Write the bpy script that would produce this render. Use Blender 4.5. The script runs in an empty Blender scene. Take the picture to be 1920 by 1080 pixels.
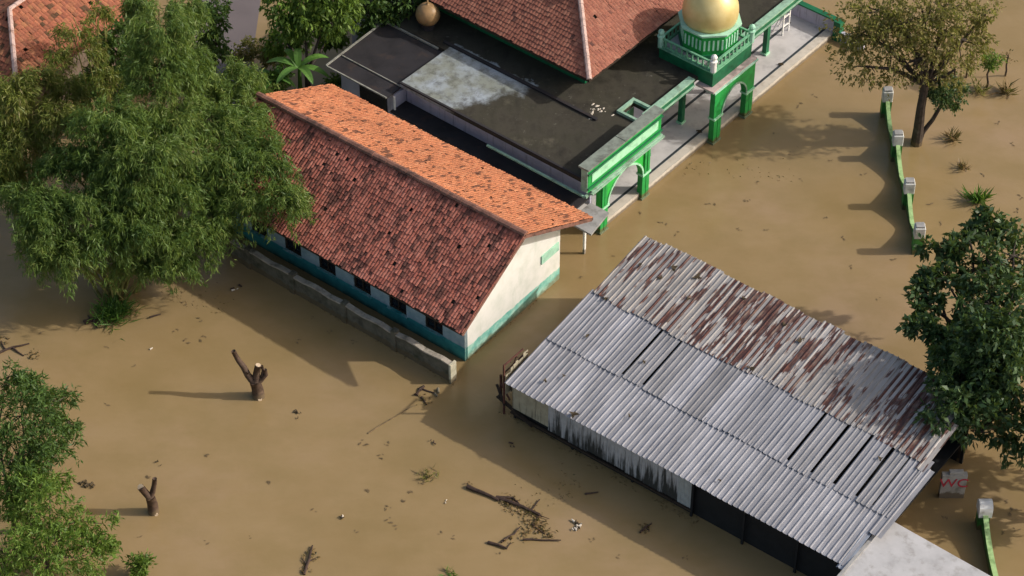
import bpy, math, random
import numpy as np
from mathutils import Vector, Matrix

R = math.radians
rng = np.random.default_rng(7)
random.seed(7)
SC = bpy.context.scene
COL = SC.collection

# ------------------------------------------------------------------ camera, light, exposure
PITCH = 43.0
FPX = 4500.0
CAM = Vector((0.0, -82.28, 76.72))
cam_d = bpy.data.cameras.new('camera')
cam_d.sensor_width = 36.0
cam_d.lens = FPX / 1920.0 * 36.0
cam_d.clip_end = 2000.0
cam = bpy.data.objects.new('camera', cam_d)
COL.objects.link(cam)
cam.location = CAM
cam.rotation_euler = (R(90 - PITCH), 0, 0)
SC.camera = cam

SUN_EL, SUN_AZ = 33.3, 0.0          # azimuth measured from +X
world = bpy.data.worlds.new('World')
SC.world = world
world.use_nodes = True
wn = world.node_tree
wn.nodes.clear()
w_out = wn.nodes.new('ShaderNodeOutputWorld')
w_bg = wn.nodes.new('ShaderNodeBackground')
w_sky = wn.nodes.new('ShaderNodeTexSky')
w_sky.sky_type = 'NISHITA'
w_sky.sun_disc = False
w_sky.sun_elevation = R(SUN_EL)
w_sky.sun_rotation = R(90 - SUN_AZ)
w_sky.dust_density = 3.0
w_bg.inputs['Strength'].default_value = 0.15
w_tint = wn.nodes.new('ShaderNodeVectorMath'); w_tint.operation = 'MULTIPLY'      # humid, slightly warm air
w_tint.inputs[1].default_value = (1.10, 1.0, 0.86)
wn.links.new(w_sky.outputs[0], w_tint.inputs[0])
wn.links.new(w_tint.outputs[0], w_bg.inputs[0])
wn.links.new(w_bg.outputs[0], w_out.inputs[0])
sun_d = bpy.data.lights.new('sun', 'SUN')
sun_d.energy = 2.9
sun_d.angle = R(0.9)
sun_d.color = (1.0, 0.945, 0.86)
sun = bpy.data.objects.new('sun', sun_d)
COL.objects.link(sun)
sun.location = (60, 0, 60)
sun.rotation_euler = (0, R(90 - SUN_EL), R(SUN_AZ))
SC.view_settings.view_transform = 'Standard'
SC.view_settings.look = 'None'
SC.view_settings.exposure = 0.27
SC.view_settings.gamma = 1.0

# ------------------------------------------------------------------ helpers
_th = R(PITCH)
def P(px, py, z=0.0):
    """survey: photo pixel seen at height z -> metres on site"""
    d = np.array([(px - 960) / FPX,
                  math.cos(_th) + math.sin(_th) * (540 - py) / FPX,
                  -math.sin(_th) + math.cos(_th) * (540 - py) / FPX])
    t = (z - CAM.z) / d[2]
    return np.array([d[0] * t, CAM.y + d[1] * t, z])

class MB:
    """collects boxes, tubes and sheets; build() links them as ONE mesh object"""
    def __init__(s):
        s.v, s.f, s.uv, s.mi = [], [], [], []
    def face(s, pts, uv=None, mi=0):
        n = len(s.v)
        s.v += [tuple(map(float, p)) for p in pts]
        s.f.append(tuple(range(n, n + len(pts))))
        s.uv.append(uv or [(0, 0)] * len(pts)); s.mi.append(mi)
    def hexa(s, b, t, mi=0):
        """b, t: four bottom / top corners, counter-clockwise"""
        n = len(s.v)
        s.v += [tuple(map(float, p)) for p in list(b) + list(t)]
        for q in ((3, 2, 1, 0), (4, 5, 6, 7), (0, 1, 5, 4), (1, 2, 6, 5), (2, 3, 7, 6), (3, 0, 4, 7)):
            s.f.append(tuple(n + i for i in q)); s.uv.append([(0, 0)] * 4); s.mi.append(mi)
        return s
    def box(s, x0, x1, y0, y1, z0, z1, mi=0):
        return s.hexa([(x0, y0, z0), (x1, y0, z0), (x1, y1, z0), (x0, y1, z0)],
                      [(x0, y0, z1), (x1, y0, z1), (x1, y1, z1), (x0, y1, z1)], mi)
    def bar(s, a, b, w, h=None, up=(0, 0, 1)):
        a, b = Vector(a), Vector(b); h = h or w
        d = (b - a).normalized(); u = Vector(up)
        if abs(d.dot(u)) > .98: u = Vector((1, 0, 0))
        x = d.cross(u).normalized() * w / 2; y = x.cross(d).normalized() * h / 2
        return s.hexa([a - x - y, a + x - y, a + x + y, a - x + y], [b - x - y, b + x - y, b + x + y, b - x + y])
    def tube(s, pts, rad, n=8, cap=True):
        pts = [Vector(p) for p in pts]
        rings = []
        for i, p in enumerate(pts):
            d = (pts[min(i + 1, len(pts) - 1)] - pts[max(i - 1, 0)]).normalized()
            u = Vector((0, 1, 0)) if abs(d.y) < .9 else Vector((1, 0, 0))
            x = d.cross(u).normalized(); y = d.cross(x)
            r = rad[i] if hasattr(rad, '__len__') else rad
            k = len(s.v)
            s.v += [tuple(p + (x * math.cos(a) + y * math.sin(a)) * r) for a in [2 * math.pi * j / n for j in range(n)]]
            rings.append(k)
        for a, b in zip(rings, rings[1:]):
            for j in range(n):
                s.f.append((a + j, a + (j + 1) % n, b + (j + 1) % n, b + j)); s.uv.append([(0, 0)] * 4); s.mi.append(0)
        if cap:
            for k, o in ((rings[0], 1), (rings[-1], -1)):
                s.f.append(tuple(k + j for j in range(n))[::o]); s.uv.append([(0, 0)] * n); s.mi.append(0)
        return s
    def lathe(s, prof, c=(0, 0), n=24):
        k0 = len(s.v)
        for r, z in prof:
            s.v += [(c[0] + r * math.cos(2 * math.pi * j / n + math.pi / n), c[1] + r * math.sin(2 * math.pi * j / n + math.pi / n), z) for j in range(n)]
        for i in range(len(prof) - 1):
            a, b = k0 + i * n, k0 + (i + 1) * n
            for j in range(n):
                s.f.append((a + j, a + (j + 1) % n, b + (j + 1) % n, b + j)); s.uv.append([(0, 0)] * 4); s.mi.append(0)
        for k, o in ((k0, -1), (k0 + (len(prof) - 1) * n, 1)):
            s.f.append(tuple(k + j for j in range(n))[::o]); s.uv.append([(0, 0)] * n); s.mi.append(0)
        return s
    def build(s, name, mats, parent=None, smooth=False, bevel=0):
        me = bpy.data.meshes.new(name)
        me.from_pydata(s.v, [], s.f)
        uvl = me.uv_layers.new(name='UVMap')
        uvl.data.foreach_set('uv', np.array([c for q in s.uv for c in q], dtype=np.float32).ravel())
        for m in (mats if isinstance(mats, (list, tuple)) else [mats]): me.materials.append(m)
        me.polygons.foreach_set('material_index', s.mi)
        if smooth: me.polygons.foreach_set('use_smooth', [True] * len(s.f))
        me.update()
        o = bpy.data.objects.new(name, me)
        COL.objects.link(o)
        o.parent = parent
        if bevel:
            b = o.modifiers.new('bevel', 'BEVEL'); b.width = bevel; b.segments = 2; b.limit_method = 'ANGLE'
        return o

def tag(o, label=None, cat=None, group=None, kind=None):
    for k, v in (('label', label), ('category', cat), ('group', group), ('kind', kind)):
        if v: o[k] = v
    return o
def thing(name, loc, label, cat, rot=0.0, group=None):
    o = bpy.data.objects.new(name, None)
    o.empty_display_size = .3
    COL.objects.link(o)
    o.location = loc; o.rotation_euler = (0, 0, rot)
    return tag(o, label, cat, group)

def mesh_np(name, verts, faces_n, mats, parent=None, rnd=None, uv=None, smooth=False):
    """verts (F*k,3), every k vertices form one face"""
    k = faces_n
    nf = len(verts) // k
    me = bpy.data.meshes.new(name)
    me.vertices.add(nf * k); me.vertices.foreach_set('co', np.ascontiguousarray(verts, dtype=np.float32).ravel())
    me.loops.add(nf * k); me.loops.foreach_set('vertex_index', np.arange(nf * k, dtype=np.int32))
    me.polygons.add(nf); me.polygons.foreach_set('loop_start', np.arange(0, nf * k, k, dtype=np.int32))
    me.polygons.foreach_set('loop_total', np.full(nf, k, dtype=np.int32))
    if rnd is not None:
        a = me.attributes.new('rnd', 'FLOAT', 'FACE'); a.data.foreach_set('value', np.asarray(rnd, dtype=np.float32))
    if uv is not None:
        l = me.uv_layers.new(name='UVMap'); l.data.foreach_set('uv', np.ascontiguousarray(uv, dtype=np.float32).ravel())
    me.update(calc_edges=True); me.validate()
    if smooth: me.polygons.foreach_set('use_smooth', [True] * nf)
    me.materials.append(mats)
    o = bpy.data.objects.new(name, me)
    COL.objects.link(o); o.parent = parent
    return o

# ------------------------------------------------------------------ materials
class NT:
    def __init__(s, name):
        s.m = bpy.data.materials.new(name); s.m.use_nodes = True
        s.t = s.m.node_tree; s.t.nodes.clear()
        s.out = s.t.nodes.new('ShaderNodeOutputMaterial')
    def n(s, typ, out=0, props=None, **inp):
        nd = s.t.nodes.new('ShaderNode' + typ)
        for k, v in (props or {}).items(): setattr(nd, k, v)
        for k, v in inp.items():
            key = int(k[1:]) if k[0] == 'i' and k[1:].isdigit() else k.replace('_', ' ')
            sock = nd.inputs[key]
            if isinstance(v, bpy.types.NodeSocket): s.t.links.new(v, sock)
            elif isinstance(v, (tuple, list)) and len(v) == 3 and sock.type == 'RGBA': sock.default_value = (*v, 1)
            else: sock.default_value = v
        return nd.outputs[out]
    def obj(s, scale=(1, 1, 1), gen='Object'):
        c = s.t.nodes.new('ShaderNodeTexCoord').outputs[gen]
        return s.n('Mapping', i0=c, Scale=scale)
    def pos(s, scale=(1, 1, 1)):
        c = s.n('NewGeometry')
        return s.n('Mapping', i0=c, Scale=scale)
    def noise(s, vec, scale=1., detail=4., rough=.55):
        return s.n('TexNoise', 0, Vector=vec, Scale=scale, Detail=detail, Roughness=rough)
    def ramp(s, fac, stops, interp='LINEAR'):
        nd = s.t.nodes.new('ShaderNodeValToRGB'); nd.color_ramp.interpolation = interp
        e = nd.color_ramp.elements
        while len(e) < len(stops): e.new(.5)
        for q, (p, c) in zip(e, stops):
            q.position = p; q.color = (*c, 1) if hasattr(c, '__len__') else (c, c, c, 1)
        s.t.links.new(fac, nd.inputs[0])
        return nd.outputs[0]
    def mix(s, fac, a, b, blend='MIX'):
        nd = s.t.nodes.new('ShaderNodeMix'); nd.data_type = 'RGBA'; nd.blend_type = blend
        for i, v in ((0, fac), (6, a), (7, b)):
            if isinstance(v, bpy.types.NodeSocket): s.t.links.new(v, nd.inputs[i])
            elif hasattr(v, '__len__'): nd.inputs[i].default_value = (*v, 1)
            else: nd.inputs[i].default_value = v
        return nd.outputs[2]
    def math(s, op, a, b=0., clamp=False):
        return s.n('Math', 0, dict(operation=op, use_clamp=clamp), i0=a, i1=b)
    def sep(s, vec):
        nd = s.t.nodes.new('ShaderNodeSeparateXYZ'); s.t.links.new(vec, nd.inputs[0]); return nd.outputs
    def bump(s, h, strength=.3, dist=.02):
        return s.n('Bump', 0, Height=h, Strength=strength, Distance=dist)
    def done(s, col, rough=.7, bump=None, metal=0., spec=.3, coat=0.):
        b = s.t.nodes.new('ShaderNodeBsdfPrincipled')
        for k, v in (('Base Color', col), ('Roughness', rough), ('Metallic', metal), ('Specular IOR Level', spec), ('Coat Weight', coat)):
            if isinstance(v, bpy.types.NodeSocket): s.t.links.new(v, b.inputs[k])
            elif hasattr(v, '__len__'): b.inputs[k].default_value = (*v, 1)
            else: b.inputs[k].default_value = v
        if bump is not None: s.t.links.new(bump, b.inputs['Normal'])
        s.t.links.new(b.outputs[0], s.out.inputs[0])
        s.b = b
        return s.m

def m_plain(name, col, var=.25, scale=2.5, rough=.75, dirt=None, dirt_amt=.5, streak=False, spec=.3, tide=0.):
    """painted / bare surface with soft mottling and patches of dirt"""
    t = NT(name)
    o = t.pos()
    n1 = t.noise(o, scale, 5, .6)
    c2 = tuple(max(0, c * (1 - var)) for c in col); c3 = tuple(min(1, c * (1 + var * .6)) for c in col)
    c = t.ramp(n1, [(.3, c2), (.5, col), (.72, c3)])
    if dirt:
        v = t.pos((1, 1, .12)) if streak else o
        n2 = t.noise(v, 1.7 if not streak else 4.5, 6, .65)
        f = t.ramp(n2, [(.62 - .25 * dirt_amt, 0.), (.78 - .2 * dirt_amt, 1.)])
        c = t.mix(t.math('MULTIPLY', f, .85), c, dirt)
    if tide:   # mud line left by the flood
        zz = t.math('SUBTRACT', t.sep(o)[2], t.math('MULTIPLY', t.noise(t.pos((1, 1, .4)), 3.5, 4, .65), tide * 1.4))
        c = t.mix(t.math('MULTIPLY', t.ramp(zz, [(.0, 1.), (.10, 0.)]), .8), c, (.115, .082, .045))
    return t.done(c, rough, t.bump(t.noise(o, 14, 4), .15, .02), spec=spec)

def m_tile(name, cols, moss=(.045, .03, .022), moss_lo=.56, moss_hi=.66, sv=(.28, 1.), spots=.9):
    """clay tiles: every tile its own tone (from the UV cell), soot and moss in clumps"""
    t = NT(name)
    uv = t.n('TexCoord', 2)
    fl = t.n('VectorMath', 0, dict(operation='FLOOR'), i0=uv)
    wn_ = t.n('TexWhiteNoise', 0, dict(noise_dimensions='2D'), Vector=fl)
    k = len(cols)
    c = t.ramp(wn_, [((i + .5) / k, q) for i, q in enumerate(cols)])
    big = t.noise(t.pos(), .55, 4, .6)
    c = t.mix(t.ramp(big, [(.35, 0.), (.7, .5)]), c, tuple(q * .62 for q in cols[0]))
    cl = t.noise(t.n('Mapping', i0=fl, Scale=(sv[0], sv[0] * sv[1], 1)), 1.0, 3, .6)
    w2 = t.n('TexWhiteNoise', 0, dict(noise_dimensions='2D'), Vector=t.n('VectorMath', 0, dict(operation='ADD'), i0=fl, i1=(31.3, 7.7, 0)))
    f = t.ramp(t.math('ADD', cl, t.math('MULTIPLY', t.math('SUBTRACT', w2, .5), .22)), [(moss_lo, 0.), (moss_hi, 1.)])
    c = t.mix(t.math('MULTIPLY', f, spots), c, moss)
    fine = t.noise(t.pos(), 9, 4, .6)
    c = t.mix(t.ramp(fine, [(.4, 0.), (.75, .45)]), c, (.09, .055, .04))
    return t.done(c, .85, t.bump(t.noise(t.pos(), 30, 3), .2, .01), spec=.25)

def m_leaf(name, cols, trans=.35, rough=.5, spec=.35):
    t = NT(name)
    a = t.n('Attribute', 2, dict(attribute_name='rnd'))
    k = len(cols)
    c = t.ramp(a, [((i + .5) / k, q) for i, q in enumerate(cols)])
    c = t.mix(t.ramp(t.noise(t.pos(), .8, 3), [(.35, 0.), (.7, .45)]), c, tuple(q * .7 for q in cols[len(cols) // 2]))
    t.done(c, rough, spec=spec)
    tr = t.t.nodes.new('ShaderNodeBsdfTranslucent')
    t.t.links.new(t.mix(.5, c, (.22, .30, .03)), tr.inputs[0])
    mx = t.t.nodes.new('ShaderNodeMixShader'); mx.inputs[0].default_value = trans
    t.t.links.new(t.b.outputs[0], mx.inputs[1]); t.t.links.new(tr.outputs[0], mx.inputs[2])
    t.t.links.new(mx.outputs[0], t.out.inputs[0])
    return t.m

def m_water():
    t = NT('muddy_water')
    p = t.pos()
    a = t.noise(t.pos((.09, .13, 1)), 1, 5, .6)
    b = t.noise(t.pos((.5, .9, 1)), 1, 4, .6)
    c = t.ramp(a, [(.3, (.245, .174, .082)), (.5, (.278, .198, .100)), (.72, (.305, .214, .128))])
    c = t.mix(t.ramp(b, [(.42, 0.), (.75, .35)]), c, (.235, .160, .068))
    swirl = t.noise(t.pos((.22, .30, 1)), 1.3, 6, .62)
    c = t.mix(t.ramp(swirl, [(.36, .45), (.56, 0.)]), c, (.215, .155, .066))
    scum = t.noise(t.pos((.8, 1.1, 1)), 1.6, 8, .7)
    c = t.mix(t.ramp(scum, [(.66, 0.), (.76, .35)]), c, (.16, .11, .055))
    h = t.math('ADD', t.noise(p, 1.1, 3, .5), t.math('MULTIPLY', t.noise(p, 5.5, 3, .55), .35))
    m = t.done(c, .16, t.bump(h, .16, .06), spec=.45)
    t.b.inputs['IOR'].default_value = 1.33
    return m

def m_metal(name, base, rust_amt, blue=0.):
    """galvanised corrugated sheet, rust runs down the slope; each sheet has its own amount"""
    t = NT(name)
    rnd = t.n('ObjectInfo', 5)
    off = t.n('CombineXYZ', i0=t.math('MULTIPLY', rnd, 37.), i1=t.math('MULTIPLY', rnd, 91.), i2=0.)
    o = t.n('VectorMath', 0, dict(operation='ADD'), i0=t.obj(), i1=off)
    n1 = t.noise(t.n('Mapping', i0=o, Scale=(2.2, .5, 1)), 1.3, 6, .65)
    tone = t.math('ADD', t.math('MULTIPLY', rnd, .30), .85)
    c = t.ramp(n1, [(.3, tuple(q * .72 for q in base)), (.55, base), (.75, tuple(min(1, q * 1.2) for q in base))])
    c = t.n('VectorMath', 0, dict(operation='SCALE'), i0=c, Scale=tone)
    sp = t.noise(t.n('Mapping', i0=o, Scale=(9, 5, 1)), 1., 5, .7)
    c = t.mix(t.ramp(sp, [(.62, 0.), (.74, .6)]), c, tuple(q * .42 for q in base))
    if rust_amt > 0:
        ox, oy, oz = t.sep(t.obj())
        cell = t.math('FLOOR', t.math('DIVIDE', ox, .1367))
        fine = t.math('MULTIPLY', t.math('SUBTRACT', t.noise(t.n('Mapping', i0=o, Scale=(7, .9, 1)), 1.4, 6, .72), .5), .45)
        v1 = t.n('CombineXYZ', i0=t.math('ADD', t.math('MULTIPLY', cell, 7.31), t.math('MULTIPLY', rnd, 211.)), i1=t.math('MULTIPLY', oy, .36), i2=0.)
        r1 = t.math('ADD', t.noise(v1, 1., 2, .5), fine)
        low = t.noise(t.n('Mapping', i0=o, Scale=(.5, .4, 1)), 1., 2)
        thr = t.math('ADD', r1, t.math('ADD', t.math('MULTIPLY', t.math('SUBTRACT', rnd, .5), .12), t.math('MULTIPLY', t.math('SUBTRACT', low, .5), .3)))
        f = t.ramp(thr, [(.578 - .06 * rust_amt, 0.), (.605 - .06 * rust_amt, 1.)])
        rc = t.ramp(t.noise(o, 5, 5, .7), [(.35, (.030, .007, .005)), (.55, (.080, .017, .010)), (.8, (.21, .070, .032))])
        c = t.mix(t.math('MULTIPLY', f, .93), c, rc)
        pale = t.ramp(t.noise(t.n('Mapping', i0=o, Scale=(2.5, .6, 1)), 1.9, 4), [(.5, 0.), (.7, .35)])
        c = t.mix(pale, c, (.42, .36, .30))
    return t.done(c, .52, t.bump(t.noise(o, 16, 3), .1, .01), metal=.15, spec=.45)

def m_stain(name, base, stain, amt):
    """wall sheet with dark runs from its foot upward"""
    t = NT(name)
    p = t.pos()
    z = t.sep(p)[2]
    s_ = t.noise(t.pos((3.2, 3.2, .22)), 1.6, 6, .7)
    g = t.math('SUBTRACT', 1.05, t.math('MULTIPLY', z, .44))
    f = t.ramp(t.math('ADD', s_, t.math('MULTIPLY', g, .30 * amt)), [(.60, 0.), (.74, 1.)])
    c = t.ramp(t.noise(p, 3.5, 5), [(.3, tuple(q * .75 for q in base)), (.7, base)])
    c = t.mix(t.math('MULTIPLY', f, .93), c, stain)
    return t.done(c, .8, spec=.2)

def m_house_wall():
    """washed plaster above, painted dado with a rough tide mark below (paint of the house itself)"""
    t = NT('house_plaster')
    p = t.pos(); ob = t.obj()
    z = t.sep(ob)[2]
    n = t.noise(p, 2.2, 5, .65)
    up = t.ramp(t.noise(p, 1.3, 5, .6), [(.3, (.58, .60, .55)), (.55, (.69, .69, .655)), (.75, (.73, .72, .69))])
    low = t.ramp(n, [(.3, (.10, .36, .32)), (.5, (.24, .52, .44)), (.75, (.52, .68, .56))])
    e = t.math('ADD', z, t.math('MULTIPLY', t.math('SUBTRACT', n, .5), .25))
    c = t.mix(t.ramp(e, [(.74, 1.), (.78, 0.)]), up, low)
    stain = t.noise(t.pos((1, 1, .25)), 1.6, 6, .7)
    c = t.mix(t.ramp(stain, [(.57, 0.), (.74, .4)]), c, (.40, .46, .38))
    mud = t.ramp(t.math('ADD', z, t.math('MULTIPLY', t.math('SUBTRACT', n, .5), .8)), [(.10, .85), (.34, 0.)])
    c = t.mix(mud, c, (.20, .20, .12))
    return t.done(c, .85, t.bump(t.noise(p, 20, 4), .2, .01), spec=.2)

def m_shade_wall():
    t = NT('long_wall_shaded_plaster')  # duller, bluer copy of the house plaster; the wall's shade is in its colour
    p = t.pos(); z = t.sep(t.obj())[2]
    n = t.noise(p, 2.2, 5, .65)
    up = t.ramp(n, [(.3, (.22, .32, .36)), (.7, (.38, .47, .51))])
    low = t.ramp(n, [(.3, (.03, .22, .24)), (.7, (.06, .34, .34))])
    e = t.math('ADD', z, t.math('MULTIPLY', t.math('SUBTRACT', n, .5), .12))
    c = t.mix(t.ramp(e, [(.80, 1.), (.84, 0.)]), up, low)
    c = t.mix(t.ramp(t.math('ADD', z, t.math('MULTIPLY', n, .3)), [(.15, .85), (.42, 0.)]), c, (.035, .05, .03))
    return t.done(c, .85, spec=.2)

def m_roof_slab():
    t = NT('weathered_flat_roof')
    p = t.pos(); ob = t.obj()
    n = t.noise(p, .7, 6, .65)
    c = t.ramp(n, [(.3, (.026, .023, .018)), (.48, (.052, .047, .036)), (.6, (.045, .042, .030)), (.75, (.10, .088, .066))])
    c = t.mix(t.ramp(t.noise(t.pos((1, .4, 1)), 1.9, 6, .7), [(.5, 0.), (.72, .6)]), c, (.020, .019, .016))
    lich = t.noise(p, 2.6, 7, .75)
    c = t.mix(t.ramp(lich, [(.62, 0.), (.74, .6)]), c, (.26, .24, .21))
    x, y, z = t.sep(ob)
    # whitewashed patch, an irregular stain on the slab
    w = t.math('MULTIPLY', t.math('SUBTRACT', t.noise(p, .55, 5, .6), .5), 4.2)
    w2 = t.math('MULTIPLY', t.math('SUBTRACT', t.noise(p, 1.6, 4, .6), .5), 1.2)
    d1 = t.math('ADD', t.math('ADD', y, t.math('MULTIPLY', x, .42)), w)
    f1 = t.ramp(t.math('ADD', t.math('MULTIPLY', d1, .25), -1.95), [(0.0, 0.), (.22, 1.)])
    d2 = t.math('SUBTRACT', t.math('ADD', 3.35, w2), x)
    f2 = t.ramp(d2, [(.0, 0.), (.1, 1.)])
    d3 = t.math('SUBTRACT', 11.95, y)
    f3 = t.ramp(d3, [(.0, 0.), (.02, 1.)])
    f = t.math('MULTIPLY', t.math('MULTIPLY', f1, f2), f3)
    f = t.math('MULTIPLY', f, t.ramp(t.noise(p, 2.2, 7, .75), [(.34, .35), (.55, 1.)]))
    white = t.ramp(t.noise(p, .8, 3), [(.4, (.24, .26, .23)), (.65, (.34, .39, .44))])
    c = t.mix(t.math('MULTIPLY', f, .92), c, white)
    return t.done(c, .9, t.bump(t.noise(p, 8, 5), .25, .02), spec=.2)

M = {}
M['water'] = m_water()
M['tile_house'] = m_tile('house_tiles', [(.50, .185, .088), (.57, .215, .10), (.46, .155, .075), (.58, .245, .125), (.53, .195, .09)], moss=(.10, .042, .026), moss_lo=.595, moss_hi=.65, sv=(.30, .75))
M['tile_house_shade'] = m_tile('house_tiles_shaded_mossy', [(.46, .15, .105), (.52, .19, .14), (.34, .10, .075), (.56, .22, .165), (.42, .13, .09)], moss=(.06, .03, .026), moss_lo=.50, moss_hi=.64, sv=(.30, .42), spots=.85)  # darker copy of the house tiles: moss plus the grazing slope's shade in colour
M['tile_mosque'] = m_tile('mosque_tiles', [(.30, .115, .078), (.37, .145, .098), (.25, .09, .065), (.42, .185, .125), (.32, .12, .08)], moss=(.08, .035, .03), moss_lo=.66, moss_hi=.76)
M['tile_old'] = m_tile('old_tiles', [(.38, .13, .075), (.45, .17, .09), (.25, .085, .055), (.43, .19, .09), (.35, .115, .065)], moss=(.06, .04, .02), moss_lo=.56, moss_hi=.66)
M['ridge'] = m_plain('ridge_mortar', (.20, .10, .075), .4, 3, dirt=(.05, .035, .03))
M['ridge_pale'] = m_plain('pale_ridge_mortar', (.50, .36, .32), .3, 3, dirt=(.22, .12, .09), dirt_amt=.3)
M['wall'] = m_house_wall()
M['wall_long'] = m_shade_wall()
M['dark'] = m_plain('interior_shade_black', (.012, .013, .015), .3, 2)  # near-black base that stands in for the shade inside the shed
M['glass'] = m_plain('dark_window', (.012, .016, .022), .2, 2, rough=.25, spec=.5)
M['wood_dark'] = m_plain('dark_wood', (.035, .024, .017), .5, 5, tide=0.3)
M['wood_red'] = m_plain('reddish_wood', (.10, .04, .03), .5, 5)
M['timber'] = m_plain('grey_timber', (.16, .12, .09), .5, 5)
M['mint'] = m_plain('mint_paint', (.36, .62, .48), .2, 2, dirt=(.16, .34, .25), dirt_amt=.2)
M['mint_pale'] = m_plain('pale_mint_paint', (.36, .70, .47), .2, 3, rough=.55, dirt=(.16, .33, .22), dirt_amt=.35, tide=0.3)
M['green'] = m_plain('green_paint', (.018, .30, .062), .25, 2, rough=.5, dirt=(.008, .10, .03), dirt_amt=.15, tide=0.35)
M['green_dark'] = m_plain('deep_green_paint', (.010, .13, .055), .3, 2, rough=.5, dirt=(.006, .04, .02), dirt_amt=.3)
M['green_bright'] = m_plain('bright_green_paint', (.03, .42, .06), .2, 2, rough=.5, tide=0.35)
M['green_fence'] = m_plain('fence_green_paint', (.055, .22, .045), .35, 2, dirt=(.015, .05, .02), dirt_amt=.4, streak=True, tide=0.35)
M['green_pale'] = m_plain('sunlit_green_edge', (.33, .50, .22), .3, 3, dirt=(.10, .2, .06), dirt_amt=.4)  # light green of the panels' sunlit side, put into an edge strip
M['white'] = m_plain('white_paint', (.74, .74, .72), .12, 3, dirt=(.40, .38, .34), dirt_amt=.15, tide=0.3)
M['trim'] = m_plain('grey_green_trim', (.27, .44, .33), .3, 3, dirt=(.12, .15, .12), dirt_amt=.4)
M['cap_grey'] = m_plain('weathered_cap', (.19, .22, .19), .35, 3, dirt=(.08, .08, .07), dirt_amt=.35)
M['floor'] = m_plain('porch_tiles', (.50, .49, .49), .18, .9, rough=.45, dirt=(.34, .33, .34), dirt_amt=.3)
M['floor_edge'] = m_plain('porch_kerb', (.52, .48, .42), .15, 2, dirt=(.36, .31, .24), dirt_amt=.3, tide=0.18)
M['floor_dark'] = m_plain('dark_border_tiles', (.035, .045, .05), .3, 3, rough=.5)
M['slab'] = m_roof_slab()
M['bitumen'] = m_plain('black_roof_felt', (.026, .024, .027), .35, 1.1, dirt=(.05, .035, .03), dirt_amt=.3)
M['conc'] = m_plain('grey_concrete', (.30, .30, .30), .3, 1.6, dirt=(.12, .11, .10), dirt_amt=.3, tide=0.4)
M['conc_white'] = m_plain('pale_concrete', (.42, .42, .435), .22, 1.1, dirt=(.27, .26, .25), dirt_amt=.4)
M['lav'] = m_plain('lavender_wall', (.42, .41, .50), .15, 1.4, dirt=(.20, .20, .24), dirt_amt=.3, streak=True)
M['lowwall'] = m_plain('mossy_masonry', (.12, .11, .085), .45, 2.5, dirt=(.04, .045, .025), dirt_amt=.5, tide=0.4)
M['lowcap'] = m_plain('masonry_coping', (.36, .32, .27), .35, 2.5, dirt=(.12, .11, .08), dirt_amt=.45)
M['lowend'] = m_plain('limewashed_pier', (.50, .47, .36), .2, 3, dirt=(.25, .25, .16), dirt_amt=.3, tide=0.35)
M['lowend_pale'] = m_plain('shaded_dirty_limewash', (.40, .38, .35), .25, 3, dirt=(.18, .17, .13), dirt_amt=.45, tide=.4)  # dirt on limewash, with tree shade darkened into the base colour
M['cap_white'] = m_plain('weathered_white', (.56, .57, .55), .2, 3, dirt=(.25, .26, .22), dirt_amt=.4)
M['ledge'] = m_plain('pink_ledge', (.48, .38, .36), .2, 3)
M['rail'] = m_plain('railing_paint', (.16, .40, .24), .25, 4, dirt=(.06, .13, .10), dirt_amt=.4)
t_ = NT('gold_dome')
gn = t_.noise(t_.pos(), 1.2, 4)
M['gold'] = t_.done(t_.ramp(gn, [(.35, (.58, .46, .18)), (.7, (.70, .58, .28))]), .46, t_.bump(t_.noise(t_.pos(), 2, 2), .05, .05), metal=.3, spec=.5)
M['gold_old'] = m_plain('tarnished_gold', (.30, .185, .085), .35, 2, rough=.45, dirt=(.12, .10, .05), dirt_amt=.35)
M['road'] = m_plain('wet_lane', (.15, .125, .125), .12, .5, rough=.5)
M['metal'] = m_metal('galvanised_sheet', (.315, .318, .35), 0.)
M['metal_mid'] = m_metal('dull_sheet', (.265, .265, .285), .0)
M['metal_rust'] = m_metal('rusted_sheet', (.34, .325, .32), 1.0)
M['metal_blue'] = m_metal('bluish_sheet', (.25, .28, .34), 0.)
M['panel'] = m_stain('stained_wall_sheet', (.46, .46, .48), (.018, .018, .014), 1.)
M['panel_cream'] = m_stain('cream_wall_sheet', (.42, .38, .28), (.05, .035, .02), .45)
M['panel_clean'] = m_stain('clean_wall_sheet', (.40, .42, .42), (.03, .03, .03), .05)
M['bark'] = m_plain('bark', (.050, .037, .030), .5, 5, dirt=(.14, .12, .10), dirt_amt=.15, tide=0.3)
M['bark_pale'] = m_plain('stump_bark', (.075, .048, .034), .5, 6, dirt=(.20, .14, .09), dirt_amt=.15, tide=0.3)
M['cut'] = m_plain('cut_wood', (.55, .43, .30), .2, 6)
M['culm'] = m_plain('bamboo_culm', (.20, .19, .06), .4, 4, rough=.5)
M['twig'] = m_plain('wet_driftwood', (.055, .034, .026), .5, 6)
M['edging'] = m_plain('grey_edging', (.26, .26, .23), .35, 3, dirt=(.10, .10, .08), dirt_amt=.4)
M['litter'] = m_plain('dark_litter', (.06, .043, .022), .5, 6)
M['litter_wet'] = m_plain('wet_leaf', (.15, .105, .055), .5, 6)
M['scrap'] = m_plain('pale_scrap', (.58, .52, .44), .2, 6)
M['red'] = m_plain('red_lettering', (.52, .05, .075), .2, 5)
M['l_bamboo'] = m_leaf('bamboo_leaves', [(.065, .13, .034), (.115, .205, .050), (.19, .28, .07), (.095, .175, .045), (.26, .31, .09)], .45)
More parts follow.
